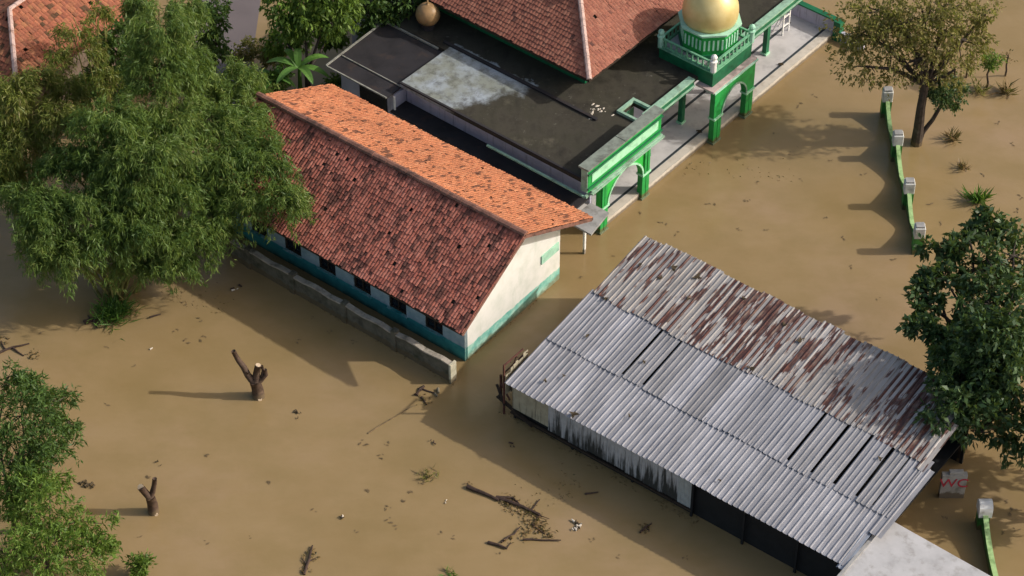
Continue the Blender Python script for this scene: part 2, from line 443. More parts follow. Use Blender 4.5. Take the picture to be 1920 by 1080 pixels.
M['l_bamboo_y'] = m_leaf('yellow_bamboo_leaves', [(.09, .15, .025), (.17, .22, .045), (.24, .25, .06), (.12, .17, .03), (.20, .17, .06)], .35)
M['l_dark'] = m_leaf('dark_leaves', [(.04, .085, .022), (.065, .13, .03), (.10, .18, .045), (.05, .10, .025)], .3, .5, .3)
M['l_bright'] = m_leaf('bright_leaves', [(.08, .16, .028), (.14, .25, .04), (.21, .32, .065), (.10, .19, .03)], .4)
M['l_big'] = m_leaf('large_glossy_leaves', [(.026, .062, .025), (.045, .095, .035), (.075, .135, .05), (.16, .225, .11)], .25, .45, .3)
M['l_olive'] = m_leaf('olive_leaves', [(.14, .135, .035), (.24, .215, .06), (.36, .31, .13), (.20, .12, .05), (.10, .105, .03)], .45)
M['l_brown'] = m_leaf('brown_leaves', [(.12, .07, .03), (.20, .12, .05), (.10, .085, .035)], .2)
M['l_banana'] = m_leaf('banana_leaf', [(.13, .30, .05), (.17, .36, .07), (.12, .26, .06)], .4)
M['l_grass'] = m_leaf('grass_blades', [(.07, .17, .03), (.11, .24, .04), (.06, .13, .03)], .35)

# ------------------------------------------------------------------ setting
m = MB()
NX = 2
m.face([(-700, -300, 0), (700, -300, 0), (700, 1200, 0), (-700, 1200, 0)])
tag(m.build('water', M['water']), kind='structure')
m = MB()
m.face([(-16.6, 13.5, .004), (-13.6, 13.0, .004), (-13.2, 60, .004), (-17.5, 60, .004)])
tag(m.build('road', M['road']), kind='structure')

# ------------------------------------------------------------------ tiled slopes
def tile_slope(A, B, Cc, D, pu=.2, pv=.26, amp=.018, lift=.035, name='roof', mat=None, parent=None, jit=.008, missing=0.0, u_off=0):
    """A-B eave, D-C top edge. Rows of single lapped pan tiles following the slope."""
    A, B, Cc, D = [np.array(p, float) for p in (A, B, Cc, D)]
    ex = (B - A) / np.linalg.norm(B - A)
    up = D - A; up = up - ex * (up @ ex); H = np.linalg.norm(up); ey = up / H
    nz = np.cross(ex, ey)
    if nz[2] < 0: nz = -nz
    l0, r0 = 0., (B - A) @ ex
    l1, r1 = (D - A) @ ex, (Cc - A) @ ex
    rows = int(math.ceil(H / pv)); sub = 4
    V, UV = [], []
    lo = min(l0, l1); hi = max(r0, r1)
    cols = int(math.ceil((hi - lo) / pu)) + 1
    prof = np.array([0, .55, 1., .55, 0]) * amp
    for r in range(rows):
        y0, y1 = r * pv - .02, min((r + 1) * pv + .03, H)
        tm = min(1., (r + .5) * pv / H)
        xl, xr = l0 + (l1 - l0) * tm, r0 + (r1 - r0) * tm
        c0 = np.arange(cols)
        xm = lo + c0 * pu
        sag = .018 * np.sin(xm * .55 + r * .11) + .010 * np.sin(xm * 1.9 + r * .5)
        dz = rng.normal(0, jit, cols) + sag; dy = rng.normal(0, jit * 2.2, cols)
        keep = rng.random(cols) >= missing
        x = lo + (c0[:, None] + np.arange(sub + 1)[None] / sub) * pu
        x = np.clip(x, xl, xr)
        h = prof[None, :] + dz[:, None]
        p_lo = A + x[..., None] * ex + (y0 + dy)[:, None, None] * ey + (h + lift)[..., None] * nz
        p_hi = A + x[..., None] * ex + np.full((cols, 1, 1), y1) * ey + (h)[..., None] * nz
        ok = ((x[:, -1] - x[:, 0]) > 1e-3) & keep
        if not ok.any(): continue
        p_lo, p_hi = p_lo[ok], p_hi[ok]
        cc = c0[ok]
        q = np.stack([p_lo[:, :-1], p_lo[:, 1:], p_hi[:, 1:], p_hi[:, :-1]], axis=2)     # cols,sub,4,3
        V.append(q.reshape(-1, 3))
        f = np.arange(sub) / sub
        uvx = cc[:, None] + u_off + f[None] * .9 + .05
        uu = np.stack([uvx, uvx + .1, uvx + .1, uvx], axis=2)
        vv = np.broadcast_to(np.array([.1, .1, .9, .9]) + r, uu.shape)
        UV.append(np.stack([uu, vv], axis=3).reshape(-1, 2))
        # front lip of the row
        lip = np.stack([p_lo[:, 1:], p_lo[:, :-1], p_lo[:, :-1] - nz * .03, p_lo[:, 1:] - nz * .03], axis=2)
        V.append(lip.reshape(-1, 3)); UV.append(np.stack([uu, vv], axis=3).reshape(-1, 2))
    return mesh_np(name, np.concatenate(V), 4, mat, parent, uv=np.concatenate(UV))

def cap_line(a, b, w=.28, h=.12, seg=.45, name='ridge_cap', mat=None, parent=None):
    """row of half round ridge tiles"""
    a, b = Vector(a), Vector(b); L = (b - a).length; n = max(2, int(L / seg)); d = (b - a) / n
    x = d.cross(Vector((0, 0, 1))).normalized(); up = x.cross(d).normalized()
    mb = MB()
    for i in range(n):
        p, q = a + d * i - d * .06, a + d * (i + 1)
        jz = random.uniform(-.012, .012)
        for k in range(4):
            t0, t1 = math.pi * k / 4, math.pi * (k + 1) / 4
            def pt(o, t, s): return o + x * (math.cos(t) * w / 2 * s) + up * (math.sin(t) * h * s + jz - .02)
            mb.face([pt(p, t0, 1.08), pt(q, t0, .95), pt(q, t1, .95), pt(p, t1, 1.08)])
        mb.face([pt(p, math.pi * k / 4, 1.08) for k in range(5)])
    return mb.build(name, mat, parent)

# ------------------------------------------------------------------ long tiled house
# local x runs from the near gable to the far end, local y from the long wall to the mosque side (left-handed site axes -> rotate and flip y)
h_ang = R(141.8)
def flip(p): return (p[0], -p[1], p[2])
house = thing('long_house', (-2.13, -4.90, 0), 'long white and teal house with an orange clay tile gable roof standing in flood water', 'house', h_ang)
def F(x, y, z): return (x, -y, z)      # house-local: y positive towards the mosque
ZE, ZR, ZF = 3.3, 6.0, 3.5
YN, YR, YF = -1.28, 3.2, 8.25
U0, U1 = -.95, 15.1
def roof_z(y): return ZE + (ZR - ZE) * (y - YN) / (YR - YN) if y < YR else ZR + (ZF - ZR) * (y - YR) / (YF - YR)
m = MB()   # gable end walls and the two long walls (0.2 m thick)
HU1, HV1 = 14.3, 7.05
def gable(u):
    ys = [0, YR, HV1]
    return [F(u, 0, -.6), F(u, HV1, -.6), F(u, HV1, roof_z(HV1) - .1), F(u, YR, ZR - .12), F(u, 0, roof_z(0) - .1)]
for u in (0, HU1):
    g = gable(u); g2 = gable(u + (.2 if u == 0 else -.2))
    m.face(g); m.face(g2[::-1])
m.face([F(0.2, HV1, -.6), F(HU1, HV1, -.6), F(HU1, HV1, roof_z(HV1) - .1), F(0.2, HV1, roof_z(HV1) - .1)])
m.face([F(0, HV1, -.6), F(.2, HV1, -.6), F(.2, HV1, 4), F(0, HV1, 4)])
m.build('wall', M['wall'], house)
wins = [1.8, 3.95, 6.1, 8.25, 10.4, 12.55]
m = MB()
edges = [0.0]
for w in wins: edges += [w - .52, w + .52]
edges.append(HU1)
zt = roof_z(0) - .1
for i in range(0, len(edges), 2):
    a, b = edges[i], edges[i + 1]
    m.box(a, b, -.2, 0.0, .82, 2.25)
m.box(0, HU1, -.2, 0.0, -.6, .82); m.box(0, HU1, -.2, 0., 2.25, zt)
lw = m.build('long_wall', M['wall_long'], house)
for w in wins:
    fr = MB()
    fr.box(w - .52, w + .52, -.12, -.05, .82, .90).box(w - .52, w + .52, -.12, -.05, 2.17, 2.25)
    fr.box(w - .52, w - .44, -.12, -.05, .90, 2.17).box(w + .44, w + .52, -.12, -.05, .90, 2.17).box(w - .03, w + .03, -.12, -.05, .90, 2.17)
    f = fr.build('window', M['wood_dark'], house)
    MB().box(w - .44, w + .44, -.16, -.13, .90, 2.17).build('pane', M['glass'], f)
    MB().box(w - .6, w + .6, .002, .10, .74, .815).build('sill', M['wall_long'], f)
# roof
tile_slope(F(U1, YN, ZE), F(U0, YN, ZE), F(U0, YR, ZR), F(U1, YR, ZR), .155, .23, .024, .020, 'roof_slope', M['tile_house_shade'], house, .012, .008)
tile_slope(F(U0, YF, ZF), F(U1, YF, ZF), F(U1, YR, ZR), F(U0, YR, ZR), .155, .23, .022, .022, 'roof_slope', M['tile_house'], house, .012, .004, 500)
m = MB()   # boarding below the tiles closes the roof
for ys, ye, z0, z1 in ((YN, YR, ZE, ZR), (YR, YF, ZR, ZF)):
    e = .06
    m.hexa([F(U0 + e, ys, z0 - .16), F(U1 - e, ys, z0 - .16), F(U1 - e, ye, z1 - .16), F(U0 + e, ye, z1 - .16)],
           [F(U0 + e, ys, z0 - .07), F(U1 - e, ys, z0 - .07), F(U1 - e, ye, z1 - .07), F(U0 + e, ye, z1 - .07)])
m.build('roof_boarding', M['wood_dark'], house)
cap_line(F(U0 - .02, YR, ZR + .05), F(U1 + .02, YR, ZR + .05), .34, .13, .4, 'ridge_cap', M['ridge'], house)
m = MB()
m.bar(F(U0 + .02, YR, ZR - .14), F(U0 + .02, YN, ZE - .12), .05, .16); m.bar(F(U0 + .02, YR, ZR - .14), F(U0 + .02, YF, ZF - .12), .05, .16)
m.build('bargeboard', M['ridge'], house)
m = MB(); m.bar(F(U0, YF + .03, ZF - .1), F(U1, YF + .03, ZF - .1), .05, .14); m.build('fascia', M['wood_dark'], house)
m = MB(); m.box(-.06, -.002, -6.9, -5.6, 1.95, 2.45); m.build('vent_panel', M['mint'], house)
m = MB()
m.bar(F(-.25, 7.05, 3.3), F(-.25, 8.15, 3.3), .08, .1)
m.build('eave_bracket', M['wood_dark'], house)

# low masonry wall in front of the house
gw = thing('garden_wall', tuple(house.location), 'low mossy masonry wall with a pale coping along the long tiled house', 'wall', h_ang)
m = MB()
n = 26
for i in range(n):
    a, b = -.3 + 13.4 * i / n, -.3 + 13.4 * (i + 1) / n
    h0 = 1.02 + .05 * math.sin(i * 1.7); h1 = 1.02 + .05 * math.sin((i + 1) * 1.7)
    m.hexa([F(a, -1.24, -.5), F(b, -1.24, -.5), F(b, -1.42, -.5), F(a, -1.42, -.5)], [F(a, -1.24, h0), F(b, -1.24, h1), F(b, -1.42, h1), F(a, -1.42, h0)])
m.build('masonry', M['lowwall'], gw)
m = MB()
for i in range(n):
    a, b = -.3 + 13.4 * i / n, -.3 + 13.4 * (i + 1) / n - .012
    h0 = 1.02 + .05 * math.sin(i * 1.7); h1 = 1.02 + .05 * math.sin((i + 1) * 1.7)
    m.hexa([F(a, -1.20, h0 + .003), F(b, -1.20, h1 + .003), F(b, -1.46, h1 + .003), F(a, -1.46, h0 + .003)], [F(a, -1.20, h0 + .08), F(b, -1.20, h1 + .08), F(b, -1.46, h1 + .08), F(a, -1.46, h0 + .08)])
m.build('coping', M['lowcap'], gw)
for u in (6.0, 3.0, 9.2, 12.0):
    m = MB(); m.box(u - .14, u + .14, 1.17, 1.49, -.5, 1.20); m.build('buttress', M['lowwall'], gw)
m = MB(); m.box(-.42, -.305, 1.12, 1.52, -.5, 1.16); m.build('end_pier', M['lowend'], gw)

# ------------------------------------------------------------------ mosque
mos = thing('mosque', (4.23, 3.76, 0), 'green mosque with dark flat roofs, red tiled hall roof and golden dome', 'mosque', R(50.4))
ZT = 3.75
# porch floor
m = MB(); m.box(.35, 20.2, .24, 3.4, -.6, .35); m.build('porch_floor', M['floor'], mos)
m = MB(); m.box(.30, 20.25, .16, .60, -.6, .354); m.build('porch_kerb', M['floor_edge'], mos)
m = MB(); m.box(.5, 20.1, .62, .75, .30, .358); m.box(5.0, 19.4, 2.35, 2.50, .30, .358); m.build('dark_border', M['floor_dark'], mos)
# hall walls
m = MB(); m.box(-.42, 19.0, 3.4, 11.9, -.6, ZT - .26); m.box(2.7, 19.0, 11.9, 18.5, -.6, ZT - .26); m.build('hall_wall', M['lav'], mos)
m = MB(); m.box(-.43, -.30, .35, 3.38, 1.9, ZT - .26); m.build('side_wall', M['lav'], mos)
# flat roof slab around the light well
hx0, hx1, hy0, hy1 = 4.25, 5.25, .98, 2.15
m = MB()
z0, z1 = ZT - .22, ZT
m.box(-.85, hx0, .0, hy0, z0, z1); m.box(-.85, hx0, hy0, hy1, z0, z1)
m.box(-.85, hx0, hy1, 11.95, z0, z1); m.box(hx0, hx1, hy1, 11.95, z0, z1); m.box(hx1, 19.3, .98, 11.95, z0, z1)
m.box(2.6, 19.3, 11.95, 19.0, z0, z1)
m.build('flat_roof', M['slab'], mos)
m = MB()
m.box(hx0 - .02, hx1 + .16, hy1, hy1 + .16, z1 + .003, z1 + .16); m.box(hx0 - .16, hx0 - .02, hy0 - .2, hy1 + .16, z1 + .003, z1 + .16)
m.box(hx1, hx1 + .16, hy0, hy1 - .002, z1 + .003, z1 + .16)
m.build('light_well_curb', M['trim'], mos)
m = MB(); m.box(hx0 - .01, hx1 + .01, hy1 - .02, hy1 - .004, 1.2, z0 - .01); m.box(hx0 - .02, hx0, hy0, hy1, 1.2, z1 - .005); m.box(hx0, hx1, hy0, hy1, 1.0, 1.2)
m.build('light_well', M['green_dark'], mos)
m = MB()    # raised joint across the roof
m.box(2.95, 3.12, 2.7, 12.4, ZT + .003, ZT + .10); m.build('roof_joint', M['bitumen'], mos)
m = MB()
m.box(-.90, -.78, .2, 11.9, ZT + .003, ZT + .09); m.build('roof_lip', M['bitumen'], mos)
# lower canopy between mosque and house
m = MB(); m.box(-1.55, -.44, .4, 12, 2.30, 2.40); m.build('side_canopy', M['bitumen'], mos)
m = MB(); m.hexa([(-2.1, -1.05, 1.95), (-.35, -.75, 1.95), (-.35, .38, 1.95), (-2.1, .38, 1.95)], [(-2.1, -1.05, 2.05), (-.35, -.75, 2.05), (-.35, .38, 2.05), (-2.1, .38, 2.05)])
m.build('canopy_end', M['conc'], mos)
m = MB(); m.box(-1.60, -1.49, -.30, -.19, -.5, 1.945); m.build('canopy_post', M['white'], mos)
m = MB(); m.box(-1.30, -.44, -.1, .02, 3.18, 3.30); m.box(-1.32, -1.20, .0, 6.0, 3.16, 3.24); m.build('side_ledge', M['trim'], mos)
# small repair heap where the hip lands
m = MB()
for i in range(22):
    x, y = random.gauss(3.55, .28), random.gauss(3.15, .3); q = random.uniform(.02, .075); a = random.uniform(0, 3)
    c, n_ = np.array([x, y, ZT + .004]), 6
    rr = [q * random.uniform(.5, 1.4) for _ in range(n_)]
    ring = [c + np.array([math.cos(a + k) * r * 1.5, math.sin(a + k) * r, 0]) for k, r in enumerate(rr)]
    for k in range(n_): m.face([ring[k], ring[(k + 1) % n_], c + [0, 0, q * .5]])
m.build('mortar_debris', M['scrap'], mos)['kind'] = 'stuff'

# annex with black felt roof
m = MB(); m.box(-1.2, 2.55, 11.95, 15.6, -.6, 3.2); m.build('annex_wall', M['lav'], mos)
m = MB()
m.hexa([(-1.75, 12.0, 3.26), (2.55, 12.0, 3.50), (2.55, 16.0, 3.50), (-1.75, 16.0, 3.26)], [(-1.75, 12.0, 3.34), (2.55, 12.0, 3.58), (2.55, 16.0, 3.58), (-1.75, 16.0, 3.34)])
ax = m.build('annex_roof', M['bitumen'], mos)
m = MB()
for a, b, w in (((-1.78, 12.0, 3.36), (-1.78, 16.0, 3.36), .07), ((-1.75, 16.03, 3.36), (2.55, 16.03, 3.60), .09), ((-.72, 12.02, 3.42), (-.72, 15.9, 3.42), .05), ((-.72, 12.02, 3.42), (2.55, 12.02, 3.61), .09)):
    m.bar(a, b, w, .07)
m.bar((2.6, 12.4, 3.64), (2.6, 16.0, 3.64), .18, .10)
m.build('roof_edging', M['edging'], ax)
m = MB(); m.box(-1.26, -1.202, 12.5, 14.3, 1.7, 2.9); m.build('annex_window', M['glass'], mos)
m = MB(); m.tube([(-1.32, 11.9, .5), (-1.32, 11.9, 3.2)], .06, 8); m.build('drain_pipe', M['white'], mos)

# red tiled hall roof: two tiers
RC, RH = 10.35, 6.55
def hip(cx, cy, half, ze, rise, half_top, name, first):
    a, b, z2 = half, half_top, ze + rise
    c = [(cx - a, cy - a, ze), (cx + a, cy - a, ze), (cx + a, cy + a, ze), (cx - a, cy + a, ze)]
    t = [(cx - b, cy - b, z2), (cx + b, cy - b, z2), (cx + b, cy + b, z2), (cx - b, cy + b, z2)]
    for i in range(4):
        j = (i + 1) % 4
        tile_slope(c[i], c[j], t[j], t[i], .185, .24, .018, .035, name, M['tile_mosque'], mos, .007, .002, 1000 * i)
    for i in (0, 1, 3):
        cap_line(tuple(np.array(c[i]) + [0, 0, .06]), tuple(np.array(t[i]) + [0, 0, .06]), .26, .12, .4, 'hip_cap', M['ridge_pale'], mos)
    m = MB()
    for i in range(4):
        j = (i + 1) % 4
        m.face([np.array(c[i]) - [0, 0, .08], np.array(c[j]) - [0, 0, .08], np.array(t[j]) - [0, 0, .08], np.array(t[i]) - [0, 0, .08]])
        m.face([np.array(c[i]) - [0, 0, .05], np.array(c[j]) - [0, 0, .05], np.array(c[j]) - [0, 0, .17], np.array(c[i]) - [0, 0, .17]])
    m.build('roof_boarding', M['wood_dark'], mos)
hip(RC, RC - .0, RH, 5.2, 2.0, 3.3, 'hall_roof', True)
hip(RC, RC - .0, 3.55, 7.32, 2.6, .35, 'upper_hall_roof', False)
m = MB(); m.box(4.9, 16.2, 4.9, 16.0, ZT + .002, 5.1); m.build('clerestory', M['green_dark'], mos)

# arcade of the left bay
def arch_panel(mb, u0, u1, a, b, zs, zc, zt, v0, v1, n=14, pointed=.12):
    """wall u0..u1 between springing zs and top zt with an arch a..b rising to zc"""
    mb.box(u0, a, v0, v1, zs, zt); mb.box(b, u1, v0, v1, zs, zt)
    xs = [a + (b - a) * (1 - math.cos(math.pi * i / n)) / 2 for i in range(n + 1)]
    def zz(x):
        s = abs((x - (a + b) / 2) / ((b - a) / 2))
        return zs + (zc - zs) * (math.sqrt(max(0, 1 - s * s)) * (1 - pointed) + (1 - s) * pointed)
    for x, y in zip(xs, xs[1:]):
        mb.hexa([(x, v0, zz(x)), (y, v0, zz(y)), (y, v1, zz(y)), (x, v1, zz(x))], [(x, v0, zt), (y, v0, zt), (y, v1, zt), (x, v1, zt)])
    return xs, zz
def arch_ring(xs, zz, v, w=.10, t=.05):
    mb = MB(); c = (xs[0] + xs[-1]) / 2
    P0 = [(x, zz(x)) for x in xs]
    for (x, z), (y, q) in zip(P0, P0[1:]):
        def out(x, z):
            d = Vector((x - c, z - zz(xs[0]) + .02)); d.normalize(); return (x + d.x * w, z + d.y * w)
        (xo, zo), (yo, qo) = out(x, z), out(y, q)
        mb.hexa([(x, v - t, z), (y, v - t, q), (y, v - .002, q), (x, v - .002, z)], [(xo, v - t, zo), (yo, v - t, qo), (yo, v - .002, qo), (xo, v - .002, zo)])
    return mb
def pier(u, v=0., zs=1.55, zt=3.3, w=.56):
    """double shaft below the springing band, pilastered block above"""
    c = MB()
    for k in (0, 1):
        x = u + k * (w / 2 + .015)
        c.box(x, x + w / 2 - .03, v, v + .3, -.5, zs - .06)
    o = c.build('column', M['green'], mos)
    b = MB()
    for k in (0, 1):
        x = u + k * (w / 2 + .015)
        b.box(x - .04, x + w / 2 + .01, v - .05, v + .34, -.5, .10)
    b.build('column_base', M['mint_pale'], o)
    b = MB(); b.box(u - .05, u + w + .05, v - .06, v + .36, zs - .06, zs + .05); b.build('springing_band', M['mint_pale'], o)
for u in (0.0, 3.28): pier(u)
m = MB(); xs, zz = arch_panel(m, -.02, 3.86, .58, 3.26, 1.6, 2.95, 3.28, .02, .30)
m.build('arch_wall', M['green_bright'], mos)
arch_ring(xs, zz, .02).build('arch_moulding', M['mint_pale'], mos)
m = MB()
for u in (.02, .22, 3.34, 3.58):
    m = MB(); m.box(u, u + .16, -.06, .018, 1.66, 3.26); m.build('pilaster', M['green'], mos)
m = MB(); m.box(-1.05, 4.55, -.28, .42, 3.30, 3.40); m.box(-1.0, 4.5, -.20, .40, 3.402, 3.48); m.build('cornice', M['trim'], mos)
m = MB(); m.box(-1.22, 4.42, -.12, .28, 3.50, 4.86); m.build('parapet', M['green'], mos)
m = MB(); m.box(-.95, 4.15, -.15, -.122, 3.98, 4.46); m.build('parapet_panel', M['mint_pale'], mos)
m = MB(); m.box(-1.27, 4.47, -.19, -.125, 4.56, 4.66); m.box(-1.27, 4.47, -.19, -.125, 3.70, 3.80); m.build('parapet_moulding', M['green_dark'], mos)
m = MB(); m.box(-1.32, 1.46, -.2, .40, 4.863, 4.96); m.box(1.5, 4.52, -.2, .40, 4.863, 4.96); m.build('parapet_coping', M['cap_grey'], mos)
m = MB(); m.box(-1.27, -1.222, -.1, .26, 3.5, 4.86); m.build('parapet_end', M['trim'], mos)

# recessed eaves beams either side of the gate
for a, b in ((4.55, 8.35), (12.2, 19.2)):
    m = MB(); m.box(a, b, .80, .972, 3.45, 3.92); m.build('eaves_beam', M['green_dark'], mos)
    m = MB(); m.box(a, b, .76, 1.14, 3.923, 4.02); m.box(a, b, .74, .797, 3.58, 3.66); m.build('eaves_trim', M['trim'], mos)
for u in (8.85, 12.05, 16.2):
    m = MB(); m.box(u, u + .26, 1.75, 2.0, .36, 3.5); o = m.build('inner_column', M['green_dark'], mos)
    m = MB(); m.box(u - .05, u + .31, 1.70, 2.05, .355, .46); m.build('column_base', M['mint_pale'], o)

# domed gate tower
pier(8.9, -.18, 1.6, 3.3, .62); pier(11.62, -.18, 1.6, 3.3, .62)
m = MB(); xs, zz = arch_panel(m, 8.86, 12.28, 9.56, 11.58, 1.65, 2.80, 3.3, -.16, .12)
m.build('gate_arch_wall', M['green'], mos)
arch_ring(xs, zz, -.16, .09).build('gate_arch_moulding', M['trim'], mos)
m = MB(); m.box(8.70, 12.36, -.26, .34, 3.30, 3.40); m.build('gate_cornice', M['mint'], mos)
m = MB(); m.box(8.62, 12.30, -.2, .9, 3.403, 3.50); m.build('gate_ledge', M['ledge'], mos)
m = MB(); m.box(8.92, 12.2, .10, 3.40, 3.503, 4.34); m.build('tower_block', M['green_dark'], mos)
m = MB(); m.box(8.86, 12.26, .04, 3.46, 4.343, 4.42); m.build('tower_cornice', M['rail'], mos)
# balustrade
def balustrade(p, q):
    mb = MB()
    a, b = Vector(p), Vector(q); L = (b - a).length
    mb.bar(a + Vector((0, 0, .52)), b + Vector((0, 0, .52)), .10, .08); mb.bar(a + Vector((0, 0, .06)), b + Vector((0, 0, .06)), .10, .08)
    n = int(L / .30)
    for i in range(1, n):
        c = a + (b - a) * i / n
        mb.bar(c + Vector((0, 0, .10)), c + Vector((0, 0, .48)), .07, .07)
    return mb
cs = [(8.97, .14, 4.423), (12.15, .14, 4.423), (12.15, 3.36, 4.423), (8.97, 3.36, 4.423)]
for i in range(4):
    balustrade(cs[i], cs[(i + 1) % 4]).build('balustrade', M['rail'], mos)
for i, c in enumerate(cs):
    m = MB(); m.lathe([(.15, 4.43), (.15, 5.0), (.19, 5.01), (.19, 5.08), (.08, 5.1), (.08, 5.14), (.15, 5.22), (.17, 5.30), (.13, 5.39), (.03, 5.46)], c[:2], 10)
    m.build('finial', M['mint'] if i else M['white'], mos, smooth=False)
m = MB(); m.box(9.1, 12.03, .26, 3.24, 4.424, 4.47); m.build('tower_deck', M['conc'], mos)
dc = (10.72, 1.72)
m = MB(); m.lathe([(1.46, 4.475), (1.46, 5.82)], dc, 8); dr = m.build('drum', M['green'], mos)
m = MB(); m.lathe([(1.60, 5.823), (1.62, 5.93)], dc, 8); m.build('drum_rim', M['mint'], dr)
m = MB(); m.lathe([(1.54, 4.472), (1.54, 4.70)], dc, 8); m.build('drum_foot', M['green_dark'], dr)
m = MB()
for f in range(8):
    a0 = 2 * math.pi * f / 8 + math.pi / 8; a1 = a0 + math.pi / 4
    p, q = Vector((math.cos(a0), math.sin(a0), 0)) * 1.46, Vector((math.cos(a1), math.sin(a1), 0)) * 1.46
    nrm = ((p + q) / 2).normalized()
    for k in range(5):
        c = p + (q - p) * (k + .5) / 5 + nrm * .02 + Vector((*dc, 0))
        m.bar(c + Vector((0, 0, 4.95)), c + Vector((0, 0, 5.55)), .09, .03, up=nrm)
m.build('drum_slats', M['mint'], dr)
m = MB()
prof = [(1.28, 5.933)] + [(1.40 * math.cos(R(e)), 6.45 + 1.5 * math.sin(R(e))) for e in range(-20, 86, 7)] + [(.1, 7.97), (.05, 8.4)]
m.lathe(prof, dc, 40); m.build('dome', M['gold'], mos, smooth=True)

# terrace end wall and white frame
m = MB(); m.box(20.05, 20.28, -.1, 3.3, -.5, 1.15); m.build('terrace_wall', M['lav'], mos)
m = MB(); m.box(20.0, 20.33, .12, 3.3, 1.153, 1.24); m.build('terrace_coping', M['green_dark'], mos)
m = MB(); m.box(19.95, 20.38, -.30, .10, -.5, 1.2); m.build('terrace_post', M['green_dark'], mos)
m = MB(); m.box(20.1, 20.3, -1.7, -.302, -.5, .55); m.build('terrace_wall', M['lav'], mos)
fr_ = thing('white_stand', (0, 0, 0), 'white painted pipe stand on the far end of the mosque porch', 'stand', R(50.4))
fr_.location = mos.matrix_basis @ Vector((18.3, 2.3, .36)) if False else (Matrix.Translation(mos.location) @ Matrix.Rotation(R(50.4), 4, 'Z')) @ Vector((18.2, 2.1, .36))
m = MB()
for x in (0, .55):
    m.bar((x, 0, 0), (x, 0, 1.7), .07)
m.bar((0, 0, 1.6), (.55, 0, 1.6), .07); m.bar((0, 0, 1.1), (.55, 0, 1.1), .06); m.bar((0, 0, .5), (.55, 0, .5), .06)
m.bar((0, 0, 1.6), (0, .6, 0), .06); m.bar((.55, 0, 1.6), (.55, .6, 0), .06)
m.build('frame', M['white'], fr_)

# small tarnished dome standing at the back of the roof
tk = thing('small_dome', P(803, 52, ZT), 'small round tarnished gold dome at the back of the flat mosque roof', 'dome')
m = MB(); m.lathe([(.34, 0), (.34, .3), (.45, .33), (.45, .4)], (0, 0), 16); m.build('pedestal', M['bitumen'], tk)
m = MB(); m.lathe([(.42, .403)] + [(.62 * math.cos(R(e)), .85 + .62 * math.sin(R(e))) for e in range(-45, 84, 8)] + [(.05, 1.52), (.03, 1.8)], (0, 0), 28); m.build('dome', M['gold_old'], tk, smooth=True)

# dropped leaves on the porch
for i, (px, py) in enumerate([(1462, 121), (1310, 248)]):
    p = P(px, py, .37)
    m = MB()
    for k in range(7):
        a = random.uniform(0, 6.28); r = random.uniform(.0, .16)
        c = p + np.array([math.cos(a) * r, math.sin(a) * r, .012 + k * .006]); s = .09
        m.face([c + [-s, -s * .4, 0], c + [s, -s * .3, .02], c + [s * .8, s * .5, .03], c + [-s * .7, s * .5, .01]])
    tag(m.build('leaf_pile', M['litter']), ['small clump of dark leaves on the porch kerb past the domed gate', 'small clump of dark leaves on the porch before the domed gate'][i], 'leaves')

# ------------------------------------------------------------------ corrugated shed
SANG = -37.2
shed = thing('metal_shed', (-.26, -8.69, 0), 'long low shed roofed with grey and rusty corrugated metal sheets', 'shed', R(SANG))
SZ0, SZ1, SD = 2.45, 3.72, 10.3
def sz(s): return SZ0 + (SZ1 - SZ0) * s / SD
def sheet(l0, l1, s0, s1, dz, mat, name='roof_sheet', pitch=.26, skew=0.):
    n = max(1, round((l1 - l0) / pitch)); pt = (l1 - l0) / n
    prof = [(0, .0), (.10, .003), (.19, .05), (.31, .05), (.40, .003), (.70, .0)]
    xs, hs = [], []
    for i in range(n):
        for a, h in prof: xs.append(l0 + (i + a) * pt); hs.append(h)
    xs.append(l1); hs.append(0)
    nr = 5
    mb = MB(); V = []
    wob = [random.uniform(-.012, .012) for _ in range(nr + 1)]
    for j in range(nr + 1):
        s = s0 + (s1 - s0) * j / nr
        for x, h in zip(xs, hs):
            V.append((x - (l0 + l1) / 2 + skew * (j / nr - .5), s - (s0 + s1) / 2, h + wob[j] + sz(s) - sz((s0 + s1) / 2)))
    k = len(xs)
    mb.v = V
    for j in range(nr):
        for i in range(k - 1):
            mb.f.append((j * k + i, j * k + i + 1, (j + 1) * k + i + 1, (j + 1) * k + i)); mb.uv.append([(0, 0)] * 4); mb.mi.append(0)
    o = mb.build(name, mat, shed)
    o.location = ((l0 + l1) / 2, (s0 + s1) / 2, sz((s0 + s1) / 2) + dz)
    o.rotation_euler = (random.uniform(-.003, .003), random.uniform(-.006, .006), random.uniform(-.004, .004))
    sm = o.modifiers.new('thickness', 'SOLIDIFY'); sm.thickness = .006
    return o
def row(edges_, s0, s1, dz, mats, rag=.06):
    for i, (a, b) in enumerate(edges_):
        sheet(a - .02, b + .02, s0 + random.uniform(-rag, rag), s1 + random.uniform(-rag, rag), dz + (i % 2) * .008 + random.uniform(0, .006), mats[i % len(mats)])
def even(a, b, w=1.04):
    n = round((b - a) / w); return [(a + (b - a) * i / n, a + (b - a) * (i + 1) / n) for i in range(n)]
row(even(-.05, 17.1), -.02, 3.2, .0, [M['metal']], .03)
row(even(.0, 3.9) + [(4.04, 4.98)] + even(5.12, 12.33) + [(12.49, 13.48), (13.65, 14.58), (14.75, 15.66), (15.84, 16.5), (16.60, 17.5)], 2.95, 6.4, .035,
    [M['metal'], M['metal'], M['metal'], M['metal'], M['metal_mid'], M['metal_mid'], M['metal'], M['metal_mid']], .05)
row(even(.15, 17.0), 6.15, 10.35, .07, [M['metal_rust']], .08)
